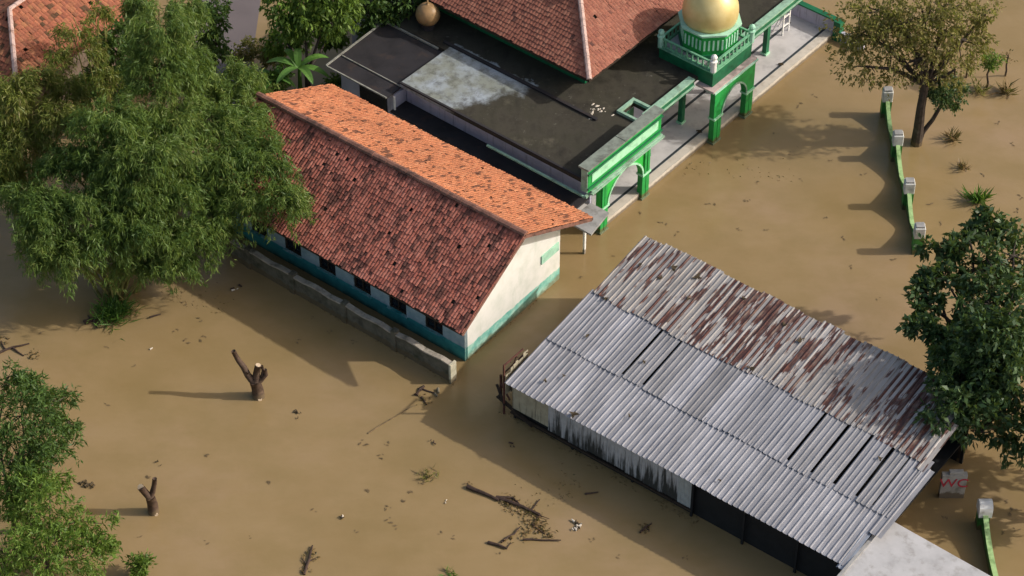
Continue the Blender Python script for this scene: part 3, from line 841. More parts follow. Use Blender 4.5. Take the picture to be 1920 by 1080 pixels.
sheet(17.15, 17.75, 1.9, 6.0, .05, M['metal'], skew=.1); sheet(16.9, 17.25, -.2, 2.0, -.03, M['metal_blue'])
sheet(17.02, 17.4, 5.7, 8.6, .09, M['metal_rust'])
# frame
m = MB(); m.bar((0.05, .32, SZ0 - .13), (17.2, .32, SZ0 - .13), .09, .12); m.build('eaves_beam', M['timber'], shed)
for s in (2.9, 6.2, 9.9):
    m = MB(); m.bar((.05, s, sz(s) - .10), (17.5, s, sz(s) - .10), .09, .12); m.build('purlin', M['wood_dark'], shed)
for l in (.15, 3.3, 6.5, 9.62, 12.2, 14.8, 17.1):
    m = MB(); m.bar((l, .46 if l < 9 else .36, -.5), (l, .46 if l < 9 else .36, SZ0 - .2), .10); m.build('post', M['dark'], shed)
    m = MB(); m.bar((l, 10.0, -.5), (l, 10.0, SZ1 - .25), .12); m.build('post', M['wood_dark'], shed)
# walls: the stained front sheets, the dark rest
pe = [0.05, 1.0, 2.0, 3.05, 4.1, 5.1, 6.1, 7.05, 8.0, 8.85, 9.6]
for i, (a, b) in enumerate(zip(pe, pe[1:])):
    mb = MB(); n = 10
    zlo = .42 + random.uniform(-.08, .1) if i > 1 else .62
    for k in range(n):
        x0, x1 = a + (b - a) * k / n, a + (b - a) * (k + 1) / n
        o0, o1 = (.02 if k % 2 else 0), (.02 if (k + 1) % 2 else 0)
        if i < 2: o0 = o1 = .01
        mb.hexa([(x0, .40 - o0, zlo), (x1, .40 - o1, zlo), (x1, .43 - o1, zlo), (x0, .43 - o0, zlo)], [(x0, .40 - o0, SZ0 - .2), (x1, .40 - o1, SZ0 - .2), (x1, .43 - o1, SZ0 - .2), (x0, .43 - o0, SZ0 - .2)])
    o = mb.build('wall_sheet', M['panel_cream'] if i < 2 else (M['panel_clean'] if i == 9 else M['panel']), shed)
m = MB(); m.box(0.1, 9.6, .48, .54, -.5, 2.1); m.build('shade_lining', M['dark'], shed)  # black sheet behind the wall sheets, standing in for interior shade
m = MB(); m.box(0.0, 9.62, .30, .37, .30, .40); m.build('foot_rail', M['wood_dark'], shed)
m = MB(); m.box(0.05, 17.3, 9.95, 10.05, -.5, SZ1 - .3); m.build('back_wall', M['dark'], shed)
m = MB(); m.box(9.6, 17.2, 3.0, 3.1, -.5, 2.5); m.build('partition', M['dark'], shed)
m = MB(); m.box(9.62, 17.2, .52, .60, -.5, 2.28); m.build('front_shade_screen', M['dark'], shed)  # added black screen that paints the open front's shade
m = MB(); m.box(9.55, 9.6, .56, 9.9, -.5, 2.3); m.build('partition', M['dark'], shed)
m = MB(); m.box(0.0, .05, .6, 9.9, -.5, 2.35); m.build('end_wall', M['timber'], shed)
m = MB(); m.box(.2, 9.5, .7, 9.8, 1.72, 1.80); m.box(9.7, 17.3, .9, 9.8, 1.60, 1.68); m.build('added_light_blocker', M['dark'], shed)  # added unseen dark deck; keeps light out of the slits and open front
# broken end at the near left corner
m = MB(); m.bar((-.38, .35, -.5), (-.38, .35, 3.05), .07); m.bar((-.38, .35, 3.0), (-.28, 1.6, 3.1), .06); m.bar((-1.05, 1.0, -.5), (-1.05, 1.0, 1.5), .09)
m.bar((-1.05, 1.0, 1.0), (-.1, .4, 1.0), .07); m.bar((-.95, 1.1, 1.6), (-.3, 1.9, 2.7), .05)
m.build('broken_frame', M['wood_red'], shed)
m = MB()
for i in range(9):
    y = .35 + i * .18; h = 2.55 + random.uniform(-.18, .30)
    m.box(-.30 + .012 * (i % 2), -.275 + .012 * (i % 2), y, y + .165, 1.1 + random.uniform(0, .4), h)
m.build('broken_sheet', M['panel_cream'], shed)
m = MB()
for i in range(14):
    y = random.uniform(.5, 2.3); z = random.uniform(1.2, 2.8); x = -.35 - random.random() * .6
    m.bar((x, y, z), (x + random.uniform(-.3, .3), y + random.uniform(-.3, .4), z + random.uniform(-.2, .3)), .05, .03)
m.build('splintered_lath', M['wood_red'], shed)
m = MB()
m.bar((-.95, .62, .55), (1.3, .22, .35), .16, .08); m.bar((-1.2, .9, .9), (-.3, .3, .6), .12, .06)
m.build('fallen_plank', M['wood_dark'], shed)

# leaves and bits lying on the sheets
bits = [(1100, 630, .5), (1023, 715, .5), (1058, 705, .4), (1075, 775, .9), (1135, 560, .5), (1262, 502, .8), (1305, 520, .9), (1240, 520, .6), (1208, 680, .5), (1200, 495, .5), (1410, 690, .7), (1500, 640, .8),
        (1650, 860, .5), (1180, 780, .4), (1350, 900, .4), (1290, 560, .5), (1470, 610, .6), (1395, 560, .5)]
for i, (px, py, s) in enumerate(bits):
    z = 2.6
    for _ in range(4):
        p = P(px, py, z); q = Matrix.Rotation(-R(SANG), 4, 'Z') @ (Vector(p) - shed.location); z = sz(q.y) + .13
    p = P(px, py, z)
    m = MB()
    for k in range(4):
        a = random.uniform(0, 6.28); c = p + np.array([math.cos(a), math.sin(a), 0]) * .06 * s * k; L = .22 * s
        d = np.array([math.cos(a), math.sin(a), .1]) * L; e = np.array([-math.sin(a), math.cos(a), .15]) * L * .4
        m.face([c - d, c + e + [0, 0, .02], c + d + [0, 0, .03], c - e])
    tag(m.build('fallen_leaf', M['litter']), 'dark fallen leaf lying on the corrugated shed roof', 'leaf', 'fallen leaves on the shed roof')

# concrete outbuilding by the shed
ob = thing('concrete_outbuilding', (-.26, -8.69, 0), 'small outbuilding with a pale flat concrete roof at the end of the metal shed', 'outbuilding', R(SANG))
m = MB()
top = [(17.25, -1.6, 2.42), (24.5, -1.6, 2.42), (24.5, 3.05, 2.42), (17.3, 3.3, 2.42)]
m.hexa([(x, y, 2.26) for x, y, z in top], top)
m.build('roof', M['conc_white'], ob, bevel=.03)
m = MB(); m.box(17.6, 24.2, -1.2, 2.7, -.5, 2.257); m.build('wall', M['conc'], ob)
m = MB(); m.bar((17.3, -1.5, 2.47), (17.32, 3.2, 2.47), .14, .09); m.build('roof_kerb', M['conc'], ob)

# small washroom wall with lettering
wc = thing('washroom_sign_wall', P(1786, 934, 0), 'low white sign wall with red letters WC beside the rusty end of the shed', 'sign')
m = MB(); m.box(-.60, .48, 0, .25, -.5, 1.42); m.box(-.30, .30, .02, .24, 1.423, 1.58); m.build('wall', M['lowend_pale'], wc, bevel=.02)
fc = bpy.data.curves.new('lettering', 'FONT'); fc.body = 'WC'; fc.size = .72; fc.extrude = .012; fc.align_x = 'CENTER'
fo = bpy.data.objects.new('tmp', fc); COL.objects.link(fo)
bpy.context.view_layer.update()
me = bpy.data.meshes.new_from_object(fo.evaluated_get(bpy.context.evaluated_depsgraph_get()))
bpy.data.objects.remove(fo)
lt = bpy.data.objects.new('lettering', me); COL.objects.link(lt); me.materials.clear(); me.materials.append(M['red'])
lt.parent = wc; lt.location = (-.06, -.014, .72); lt.rotation_euler = (R(90), 0, 0)

# ------------------------------------------------------------------ green garden fence on the right
fence = thing('garden_fence', P(1718, 472, 0), 'green fence with four white capped posts and sagging panels by the open water', 'fence')
f0 = np.array(fence.location)
posts = [P(1718, 472), P(1699, 388), P(1678, 298), P(1659, 216)]
posts = [p - f0 for p in posts]
for i, p in enumerate(posts):
    m = MB(); m.box(p[0] - .24, p[0] + .24, p[1] - .22, p[1] + .22, -.5, .997); o = m.build('post', M['green_fence'], fence)
    m = MB(); m.box(p[0] - .255, p[0] + .255, p[1] - .24, p[1] + .24, 1.0, 1.64); m.build('post_cap', M['cap_white'], o, bevel=.04)
    m = MB(); m.box(p[0] - .2, p[0] + .2, p[1] - .18, p[1] + .18, 1.643, 1.73); m.build('cap_plate', M['conc'], o)
for p, q in zip(posts, posts[1:]):
    mb = MB(); ed = MB(); n = 16
    def hh(t): return .38 + .66 * abs(2 * t - 1) ** 1.4
    for k in range(n):
        a, b = k / n, (k + 1) / n
        A_ = p + (q - p) * (.06 + .88 * a); B_ = p + (q - p) * (.06 + .88 * b)
        w = .07
        mb.hexa([(A_[0] - w, A_[1], -.5), (A_[0] + w, A_[1], -.5), (B_[0] + w, B_[1], -.5), (B_[0] - w, B_[1], -.5)],
                [(A_[0] - w, A_[1], hh(a)), (A_[0] + w, A_[1], hh(a)), (B_[0] + w, B_[1], hh(b)), (B_[0] - w, B_[1], hh(b))])
        w = .10
        ed.hexa([(A_[0] - w, A_[1], hh(a) + .003), (A_[0] + w, A_[1], hh(a) + .003), (B_[0] + w, B_[1], hh(b) + .003), (B_[0] - w, B_[1], hh(b) + .003)],
                [(A_[0] - w, A_[1], hh(a) + .06), (A_[0] + w, A_[1], hh(a) + .06), (B_[0] + w, B_[1], hh(b) + .06), (B_[0] - w, B_[1], hh(b) + .06)])
    o = mb.build('panel', M['green_fence'], fence)
    ed.build('panel_sunlit_edge', M['green_pale'], o)  # strip coloured as the panel's sunlit side
gwall = thing('garden_boundary_wall', P(1840, 985, 0), 'green boundary wall with a rounded white end post near the concrete roof', 'wall')
g0 = np.array(gwall.location)
m = MB(); m.box(-.24, .24, -.24, .24, -.5, .85); o = m.build('post', M['green_fence'], gwall)
m = MB()
for k in range(6):
    a0, a1 = math.pi * k / 6, math.pi * (k + 1) / 6
    y0, y1 = -.34 * math.cos(a0), -.34 * math.cos(a1); h0, h1 = 1.2 + .32 * math.sin(a0), 1.2 + .32 * math.sin(a1)
    m.hexa([(-.28, y0, .853), (.28, y0, .853), (.28, y1, .853), (-.28, y1, .853)], [(-.28, y0, h0), (.28, y0, h0), (.28, y1, h1), (-.28, y1, h1)])
m.build('post_cap', M['white'], o)
q = P(1866, 1120) - g0
m = MB(); ed = MB(); n = 12
for k in range(n):
    a, b = k / n, (k + 1) / n
    h0, h1 = .5 + .5 * (1 - a) ** 3 + .3 * a ** 3, .5 + .5 * (1 - b) ** 3 + .3 * b ** 3
    A_, B_ = q * (.05 + a * .95), q * (.05 + b * .95)
    m.hexa([(A_[0] - .08, A_[1], -.5), (A_[0] + .08, A_[1], -.5), (B_[0] + .08, B_[1], -.5), (B_[0] - .08, B_[1], -.5)][::-1], [(A_[0] - .08, A_[1], h0), (A_[0] + .08, A_[1], h0), (B_[0] + .08, B_[1], h1), (B_[0] - .08, B_[1], h1)][::-1])
    ed.hexa([(A_[0] - .11, A_[1], h0 + .003), (A_[0] + .11, A_[1], h0 + .003), (B_[0] + .11, B_[1], h1 + .003), (B_[0] - .11, B_[1], h1 + .003)][::-1], [(A_[0] - .11, A_[1], h0 + .06), (A_[0] + .11, A_[1], h0 + .06), (B_[0] + .11, B_[1], h1 + .06), (B_[0] - .11, B_[1], h1 + .06)][::-1])
o = m.build('panel', M['green_fence'], gwall); ed.build('panel_sunlit_edge', M['green_pale'], o)

# ------------------------------------------------------------------ house in the far left corner
h2 = thing('tiled_cottage', (-24.33, 10.44, 0), 'old cottage with a mossy red hipped tile roof behind the bamboo', 'house', R(55))
W2, L2, E2 = 6.6, 11.0, 3.0
c = [(0, 0, E2), (L2, 0, E2), (L2, W2, E2), (0, W2, E2)]
ra, rb = (W2 / 2, W2 / 2, E2 + 2.0), (L2 - W2 / 2, W2 / 2, E2 + 2.0)
tile_slope(c[0], c[1], rb, ra, .2, .27, .02, .04, 'roof_slope', M['tile_old'], h2, .012, .01)
tile_slope(c[3], c[0], ra, ra, .2, .27, .02, .04, 'roof_slope', M['tile_old'], h2, .012, .01, 300)
tile_slope(c[2], c[3], ra, rb, .2, .27, .02, .04, 'roof_slope', M['tile_old'], h2, .012, .01, 600)
tile_slope(c[1], c[2], rb, rb, .2, .27, .02, .04, 'roof_slope', M['tile_old'], h2, .012, .01, 900)
cap_line((0, 0, E2 + .06), tuple(np.array(ra) + [0, 0, .06]), .26, .12, .4, 'hip_cap', M['ridge_pale'], h2)
cap_line(tuple(np.array(ra) + [0, 0, .06]), tuple(np.array(rb) + [0, 0, .06]), .26, .12, .4, 'ridge_cap', M['ridge_pale'], h2)
m = MB(); m.box(.7, L2 - .7, .7, W2 - .7, -.5, E2 - .02); m.build('wall', M['timber'], h2)

# ------------------------------------------------------------------ foliage
def unit(v): return v / np.maximum(np.linalg.norm(v, axis=-1, keepdims=True), 1e-9)
class Leaves:
    def __init__(s): s.q, s.r = [], []
    def add(s, pos, d, L, W, rnd=None, curl=.12):
        n = len(pos)
        d = unit(d)
        ref = rng.normal(0, 1, (n, 3)); ref[:, 2] *= .5
        side = unit(np.cross(d, ref)); nrm = np.cross(side, d)
        L = (np.ones(n) * L * rng.uniform(.65, 1.25, n))[:, None]; W = L * (W)
        a = pos; b = pos + d * L * .45 + side * W + nrm * L * curl; t = pos + d * L - np.array([0, 0, 1]) * L * .08; e = pos + d * L * .45 - side * W + nrm * L * curl
        s.q.append(np.stack([a, b, t, e], axis=1).reshape(-1, 3))
        s.r.append(rng.random(n) if rnd is None else rnd)
    def build(s, name, mat, parent):
        return mesh_np(name, np.concatenate(s.q), 4, mat, parent, rnd=np.clip(np.concatenate(s.r), 0, .999))

def blob(lv, c, rad, clumps, sprigs, per, L, W, droop=.3, fill=.5, spr=.30, flat=1.0):
    """crown mass: clumps sit through the ellipsoid, sprigs in each clump, leaves round each sprig"""
    c = np.array(c, float); rad = np.array(rad, float)
    d = unit(rng.normal(0, 1, (clumps, 3))); r = rng.random(clumps) ** fill
    cc = c + d * r[:, None] * rad * .85
    cr = rad.mean() * rng.uniform(.22, .62, clumps)
    for k in range(clumps):
        dd = unit(rng.normal(0, 1, (sprigs, 3)) + d[k] * .35); rr = rng.random(sprigs) ** .4
        sp = cc[k] + dd * (rr * cr[k])[:, None] * np.array([1, 1, flat])
        ax = unit(dd * .7 + d[k] * .5 + rng.normal(0, .35, (sprigs, 3)) - np.array([0, 0, droop * .6]))
        t = rng.random((sprigs, per, 1))
        pos = sp[:, None, :] + ax[:, None, :] * t * spr + rng.normal(0, .05, (sprigs, per, 3))
        ld = ax[:, None, :] * .6 + rng.normal(0, .6, (sprigs, per, 3)) - np.array([0, 0, droop])
        base = rng.random() * .5 + .1
        rn = np.clip(base + rng.normal(0, .22, sprigs * per), 0, .99)
        lv.add(pos.reshape(-1, 3), ld.reshape(-1, 3), L, W, rn)
    return cc

def plume(lv, c, rad, arcs, per, L=.31, W=.08):
    """bamboo head: stems rise from the middle, arch over and hang; leaves droop in whorls along them"""
    c = np.array(c, float); rad = np.array(rad, float); tone = rng.uniform(-.16, .2)
    for k in range(arcs):
        az = rng.uniform(0, 2 * math.pi); ro = rng.uniform(.25, 1.0) ** .6 * (1.28 if rng.random() < .16 else 1.0)
        st = c + np.array([math.cos(az) * .15, math.sin(az) * .15, -.35]) * rad
        top = c + np.array([math.cos(az) * ro * .55, math.sin(az) * ro * .55, rng.uniform(.1, .95)]) * rad
        end = c + np.array([math.cos(az) * ro, math.sin(az) * ro, rng.uniform(-1.0, .15)]) * rad
        n = per; t = rng.uniform(.15, 1, n)[:, None]
        pos = (1 - t) ** 2 * st + 2 * t * (1 - t) * (top * 1.35 - .175 * (st + end)) + t ** 2 * end
        tan = unit(2 * (1 - t) * (top - st) + 2 * t * (end - top))
        nw = int(n * rng.uniform(.14, .36))
        idx = rng.integers(0, n, nw)
        # whorls of six leaves at the nodes
        wp = np.repeat(pos[idx] + rng.normal(0, .16, (nw, 3)) * (1 + 0 * t[:1]), 7, axis=0) + rng.normal(0, .06, (nw * 7, 3))
        wd = np.repeat(tan[idx], 7, axis=0) * .45 + rng.normal(0, .50, (nw * 7, 3)) - np.array([0, 0, .55])
        base = rng.random() * .45 + .14 + tone
        lv.add(wp, wd, L, W, np.clip(base + rng.normal(0, .22, nw * 7), 0, .99), .08)

def ell(px, py, z, rx, ry, rz=None):
    """mass seen at photo pixel (px, py), radii rx, ry in pixels"""
    c = P(px, py, z); k = 40.0
    return c, (rx / k, min(rx, ry) / k * 1.0, (ry / k) * 1.05 if rz is None else rz)

def limb(mb, a, b, r0, r1, bend=.25, n=6):
    a, b = np.array(a, float), np.array(b, float); L = np.linalg.norm(b - a)
    off = rng.normal(0, 1, 3) * L * bend * .3; off[2] = abs(off[2]) * .5
    pts, rs = [], []
    for i in range(n + 1):
        t = i / n
        pts.append(a + (b - a) * t + off * math.sin(math.pi * t) + (rng.normal(0, .015, 3) * L if 0 < i < n else 0)); rs.append(r0 + (r1 - r0) * t)
    mb.tube([tuple(p) for p in pts], rs, 8)

def bamboo(label, base, masses, mat, arcs=26, per=95, ncul=6):
    b = np.array(P(*base)); o = thing('bamboo_clump', tuple(b), label, 'bamboo', group='bamboo clumps')
    lv = Leaves(); cu = MB()
    for (px, py, z, rx, ry) in masses:
        c, rad = ell(px, py, z, rx, ry)
        plume(lv, c - b, np.array(rad) * .95, int(arcs * 1.6 * rx * ry / 8000.) + 7, per)
        for k in range(ncul // 2):
            e = c - b + rng.normal(0, .25, 3) * np.array(rad); s = rng.normal(0, .35, 3); s[2] = -.4
            mid = s * .6 + e * .4; mid[2] = e[2] * .7
            pts = [(1 - t) ** 2 * s + 2 * t * (1 - t) * mid + t ** 2 * e for t in np.linspace(0, 1, 9)]
            cu.tube([tuple(p) for p in pts], list(np.linspace(.055, .02, 9)), 6)
    cu.build('culms', M['culm'], o)
    lv.build('foliage', mat, o)
    return o

bamboo('tallest bamboo clump, a green column rising by the cottage roof', (315, 370), [(305, 60, 10.5, 75, 80), (300, 150, 8.5, 90, 95), (350, 30, 10, 42, 60), (362, 130, 8, 45, 80), (260, 20, 9.5, 40, 50), (330, 230, 7, 75, 70), (275, 240, 7, 60, 60)], M['l_bamboo'])
bamboo('broad bamboo clump leaning over the left end of the long tiled house', (440, 420), [(440, 165, 6.0, 70, 65), (400, 240, 6.5, 85, 80), (490, 300, 6.0, 80, 80), (530, 380, 5.2, 55, 65), (450, 385, 4.8, 75, 70), (465, 230, 6, 50, 60), (420, 310, 6, 70, 70), (380, 150, 5, 50, 60)], M['l_bamboo'])
bamboo('yellowish bamboo clump at the left edge below the cottage roof', (60, 400), [(30, 190, 7.5, 70, 85), (110, 230, 7.2, 65, 60), (20, 290, 6, 50, 60), (75, 150, 7.5, 50, 40), (50, 250, 6.5, 70, 60), (130, 170, 6.8, 45, 40), (20, 330, 4.5, 45, 45), (0, 255, 6.2, 45, 70), (5, 180, 7, 45, 50)], M['l_bamboo_y'], 22)
bamboo('central bamboo clump with pale arching tips behind the flooded bank', (235, 480), [(215, 235, 8.0, 95, 75), (290, 290, 7.5, 90, 75), (190, 300, 6.5, 70, 60), (340, 360, 5.5, 85, 80), (230, 300, 7.2, 80, 70), (130, 310, 6.2, 75, 60), (260, 360, 6, 80, 70)], M['l_bamboo'])
bamboo('front bamboo clump drooping to the brown water on the left', (215, 550), [(90, 400, 5.8, 75, 70), (115, 480, 4.4, 75, 70), (250, 420, 5.0, 85, 75), (330, 450, 4.2, 85, 70), (270, 500, 2.8, 85, 45), (400, 430, 4.0, 60, 65), (160, 380, 6, 70, 60), (200, 450, 4.6, 80, 60), (60, 440, 5, 50, 60), (90, 470, 3.8, 60, 65), (330, 490, 3.0, 60, 40), (45, 370, 5.5, 50, 50)], M['l_bamboo'])
bamboo('thin straggly bamboo with bare stems in front of the cottage roof', (200, 250), [(140, 60, 6.0, 55, 45), (170, 100, 5.2, 45, 45), (110, 110, 5.0, 40, 35), (195, 150, 4.6, 50, 50), (190, 30, 6, 30, 35)], M['l_bamboo_y'], 7, 44, 8)

def tree(name, label, cat, base, fork, masses, mat, L, W, clumps=26, sprigs=16, per=8, droop=.3, trunk_r=.16, spr=.3, bark='bark', group=None, fill=.5):
    b = np.array(P(*base)); o = thing(name, tuple(b), label, cat, group=group)
    lv = Leaves(); tr = MB()
    fk = np.array(fork, float)
    tr.tube([(0, 0, -.5), tuple(fk * .25 + rng.normal(0, .03, 3)), tuple(fk * .6 + rng.normal(0, .05, 3)), tuple(fk)], [trunk_r * 1.25, trunk_r * 1.05, trunk_r * .9, trunk_r * .8], 10)
    for (px, py, z, rx, ry, dens) in masses:
        c, rad = ell(px, py, z, rx, ry)
        cc = blob(lv, c - b, rad, max(3, int(clumps * dens * rx * ry / 6000.)), sprigs, per, L, W, droop, fill, spr)
        limb(tr, fk * .95, c - b, trunk_r * .55, trunk_r * .22)
        for k in range(min(7, len(cc))):
            limb(tr, c - b, cc[k], trunk_r * .22, .012, .3, 4)
    tr.build('trunk', M[bark], o)
    lv.build('crown', M[mat], o)
    return o

tree('broadleaf_tree', 'bushy dark green tree with hanging bright leaves behind the black annex roof', 'tree', (580, 190), (0, 0, 2.2),
     [(560, 10, 5.2, 70, 70, 1.2), (625, 20, 5.0, 45, 75, 1.3), (530, 68, 2.6, 45, 30, 1.), (610, 78, 2.2, 45, 25, 1.)], 'l_bright', .30, .20, 30, 18, 8, .75)
tree('broadleaf_tree', 'very dark tree at the top edge behind the flat mosque roof', 'tree', (715, 128), (0, 0, 2.0),
     [(690, 15, 4.2, 45, 50, 1.2), (745, 10, 4.2, 50, 35, 1.2), (700, 60, 2.8, 40, 25, 1.)], 'l_dark', .28, .22, 30, 16, 8, .5)
tree('broadleaf_tree', 'narrow dark tree between the tall bamboo and the wet lane', 'tree', (403, 150), (0, 0, 2.0),
     [(400, 30, 4.2, 28, 50, 1.6), (405, 80, 2.6, 24, 35, 1.6)], 'l_dark', .24, .22, 34, 16, 8, .4)
tree('broadleaf_tree', 'dark leafy tree in the gap between the cottage eave and the tall bamboo', 'tree', (225, 215), (0, 0, 2.0),
     [(215, 95, 4.0, 40, 55, 1.4), (200, 150, 3.0, 55, 45, 1.2), (235, 60, 4.5, 30, 40, 1.2)], 'l_dark', .26, .2, 30, 16, 8, .5)
tree('garden_shrub', 'brownish round shrub growing at the foot of the wet lane', 'shrub', (455, 132), (0, 0, .8),
     [(462, 95, 1.2, 42, 18, 2.2), (500, 105, 1.0, 28, 18, 2.)], 'l_olive', .22, .2, 36, 14, 8, .2, .06)
tree('broadleaf_tree', 'sparse olive brown tree with a bare dark trunk standing in water by the fence', 'tree', (1718, 270), (.02, .05, 3.9),
     [(1735, 40, 6.6, 85, 70, .8), (1660, 90, 5.6, 70, 60, .8), (1800, 75, 6.0, 80, 65, .9), (1715, 115, 5.2, 75, 38, .7), (1650, 20, 6.5, 70, 50, .85), (1845, 30, 6.5, 45, 50, .7), (1612, 65, 5.6, 60, 70, .9), (1630, 125, 4.8, 45, 35, .6), (1690, 45, 6.6, 60, 60, .6), (1770, 20, 7, 60, 40, .7), (1790, 130, 5.0, 55, 30, .45)], 'l_olive', .21, .22, 30, 11, 8, .3, .25, .42)
tree('leaning_branch_tree', 'small dark leaning branch with leaves beside the bare trunk by the fence', 'tree', (1722, 262), (.85, .1, 2.0),
     [(1768, 160, 3.2, 44, 26, 2.6), (1788, 178, 2.8, 28, 24, 2.2)], 'l_big', .20, .22, 30, 14, 8, .2, .12)
tree('broadleaf_tree', 'large leaved glossy dark tree at the right edge overhanging the shed', 'tree', (1872, 800), (0, 0, 2.6),
     [(1850, 565, 5.5, 65, 55, .55), (1890, 600, 5.5, 75, 80, .7), (1805, 640, 4.8, 60, 55, .6), (1850, 690, 4.6, 95, 70, .8), (1810, 720, 4.0, 55, 50, .7), (1880, 780, 3.2, 70, 60, .8), (1900, 480, 5.8, 50, 55, .6), (1795, 478, 5.2, 34, 20, .7), (1770, 520, 5.2, 45, 13, .9), (1740, 572, 4.8, 38, 16, .9), (1888, 430, 5.6, 30, 25, .5), (1840, 810, 2.6, 60, 35, .5), (1760, 615, 4.6, 45, 30, .9), (1865, 650, 5.6, 75, 80, 1.0), (1830, 690, 4.6, 70, 60, .8), (1738, 520, 5.1, 42, 7, 3.), (1765, 468, 5.2, 40, 8, 2.5), (1728, 548, 4.8, 34, 7, 3.), (1812, 432, 5.6, 30, 9, 2.), (1858, 412, 5.8, 26, 12, 1.6), (1728, 615, 4.7, 30, 12, 2.), (1775, 670, 4.6, 38, 45, .7), (1800, 765, 4.2, 50, 40, .9), (1780, 740, 4.3, 34, 34, .6), (1860, 500, 5.8, 55, 50, .6)],
     'l_big', .34, .24, 26, 14, 8, .35, .2, .38)
tree('broadleaf_tree', 'large tree standing past the right edge, throwing dappled shade on the concrete roof side', 'tree', (2085, 975), (0, 0, 2.2),
     [(2040, 815, 3.9, 90, 60, .9), (2065, 745, 4.6, 95, 70, .8), (2010, 900, 2.8, 55, 40, .7)], 'l_big', .34, .24, 24, 14, 8, .35, .18)
tree('broadleaf_tree', 'bright leafy tree cut by the bottom left edge of the flood', 'tree', (30, 1000), (0, 0, 1.4),
     [(40, 780, 4.6, 70, 60, .8), (105, 755, 4.2, 40, 36, 1.), (30, 860, 3.8, 65, 60, .9), (95, 830, 3.6, 45, 40, .8), (10, 715, 4.6, 34, 30, 1.), (130, 790, 3.8, 22, 30, .9), (70, 720, 4.4, 26, 18, 1.)], 'l_dark', .28, .13, 30, 17, 8, .3, .14)
tree('broadleaf_tree', 'light green young tree in the bottom left corner under the darker crown', 'tree', (95, 1085), (0, 0, 1.2),
     [(60, 950, 2.8, 75, 55, .8), (145, 975, 2.6, 55, 45, .8), (100, 1045, 2.2, 100, 50, .9), (20, 1040, 2.4, 50, 60, .9), (182, 1020, 1.8, 26, 45, .9), (90, 900, 2.8, 50, 24, .9), (30, 910, 3, 45, 40, .9)], 'l_bright', .26, .13, 30, 17, 8, .2, .1)
tree('sapling', 'tiny bright green sapling top at the bottom edge near the young tree', 'sapling', (262, 1085), (0, 0, .5),
     [(262, 1066, .75, 22, 16, 5.)], 'l_bright', .22, .18, 30, 12, 8, .1, .03)
tree('sapling', 'thin straight sapling with a small green head in the upper right water', 'sapling', (1851, 163), (0, 0, 1.5),
     [(1862, 112, 1.9, 17, 15, 4.)], 'l_bright', .20, .2, 40, 12, 7, .2, .055)
tree('sapling', 'bare dark sapling pole rightmost in the upper right water', 'sapling', (1884, 143), (0, 0, 1.4),
     [(1884, 108, 1.4, 10, 8, 3.)], 'l_brown', .14, .2, 30, 6, 5, .2, .05)
tree('sapling', 'thin brown sapling between the bare trunk and the green headed sapling', 'sapling', (1812, 145), (0, 0, 1.5),
     [(1815, 105, 1.7, 22, 15, 2.)], 'l_olive', .18, .2, 30, 8, 6, .2, .05)

# banana plant
def banana(label, base, h, leaves):
    b = np.array(P(*base)); o = thing('banana_plant', tuple(b), label, 'banana plant', group='banana plants')
    m = MB(); m.tube([(0, 0, -.4), (0, 0, h * .5), (.03, 0, h)], [.15, .12, .08], 10); m.build('stem', M['l_grass'], o)
    for (az, el, L) in leaves:
        a, e = R(az), R(el)
        d = np.array([math.cos(a) * math.cos(e), math.sin(a) * math.cos(e), math.sin(e)])
        side = unit(np.cross(d, [0, 0, 1])); V = []
        n = 9; pts = []
        for i in range(n + 1):
            t = i / n
            p = np.array([0, 0, h]) + d * L * t + np.array([0, 0, -1]) * L * .55 * t ** 2.2
            w = .21 * math.sin(math.pi * min(1, .08 + t * .92)) ** .6 * (L / 2.0)
            pts.append((p, w))
        for (p, w), (q, x) in zip(pts, pts[1:]):
            upv = np.array([0, 0, .25])
            V += [p, q, q + side * x + upv * x, p + side * w + upv * w]; V += [q, p, p - side * w + upv * w, q - side * x + upv * x]
        mesh_np('leaf', np.array(V), 4, M['l_banana'], o, rnd=np.full(len(V) // 4, rng.random()))
    return o
banana('larger banana plant with broad pale leaves beside the black annex roof', (566, 206), 2.7, [(95, 72, 1.9), (20, 40, 2.1), (-60, 35, 2.0), (170, 35, 2.1), (-20, 25, 1.9), (130, 50, 1.9), (230, 30, 1.9)])
banana('smaller banana plant between the long house roof and the dark tree', (520, 206), 2.0, [(60, 50, 1.5), (-30, 30, 1.5), (150, 35, 1.4), (240, 20, 1.4)])
tree('garden_shrub', 'green shrub filling the gap beside the left tip of the orange roof', 'shrub', (470, 250), (0, 0, 1.),
     [(455, 165, 2.0, 50, 40, 1.4), (520, 150, 1.6, 35, 30, 1.4), (605, 160, .9, 40, 16, 1.)], 'l_bright', .26, .18, 30, 14, 8, .4, .08)

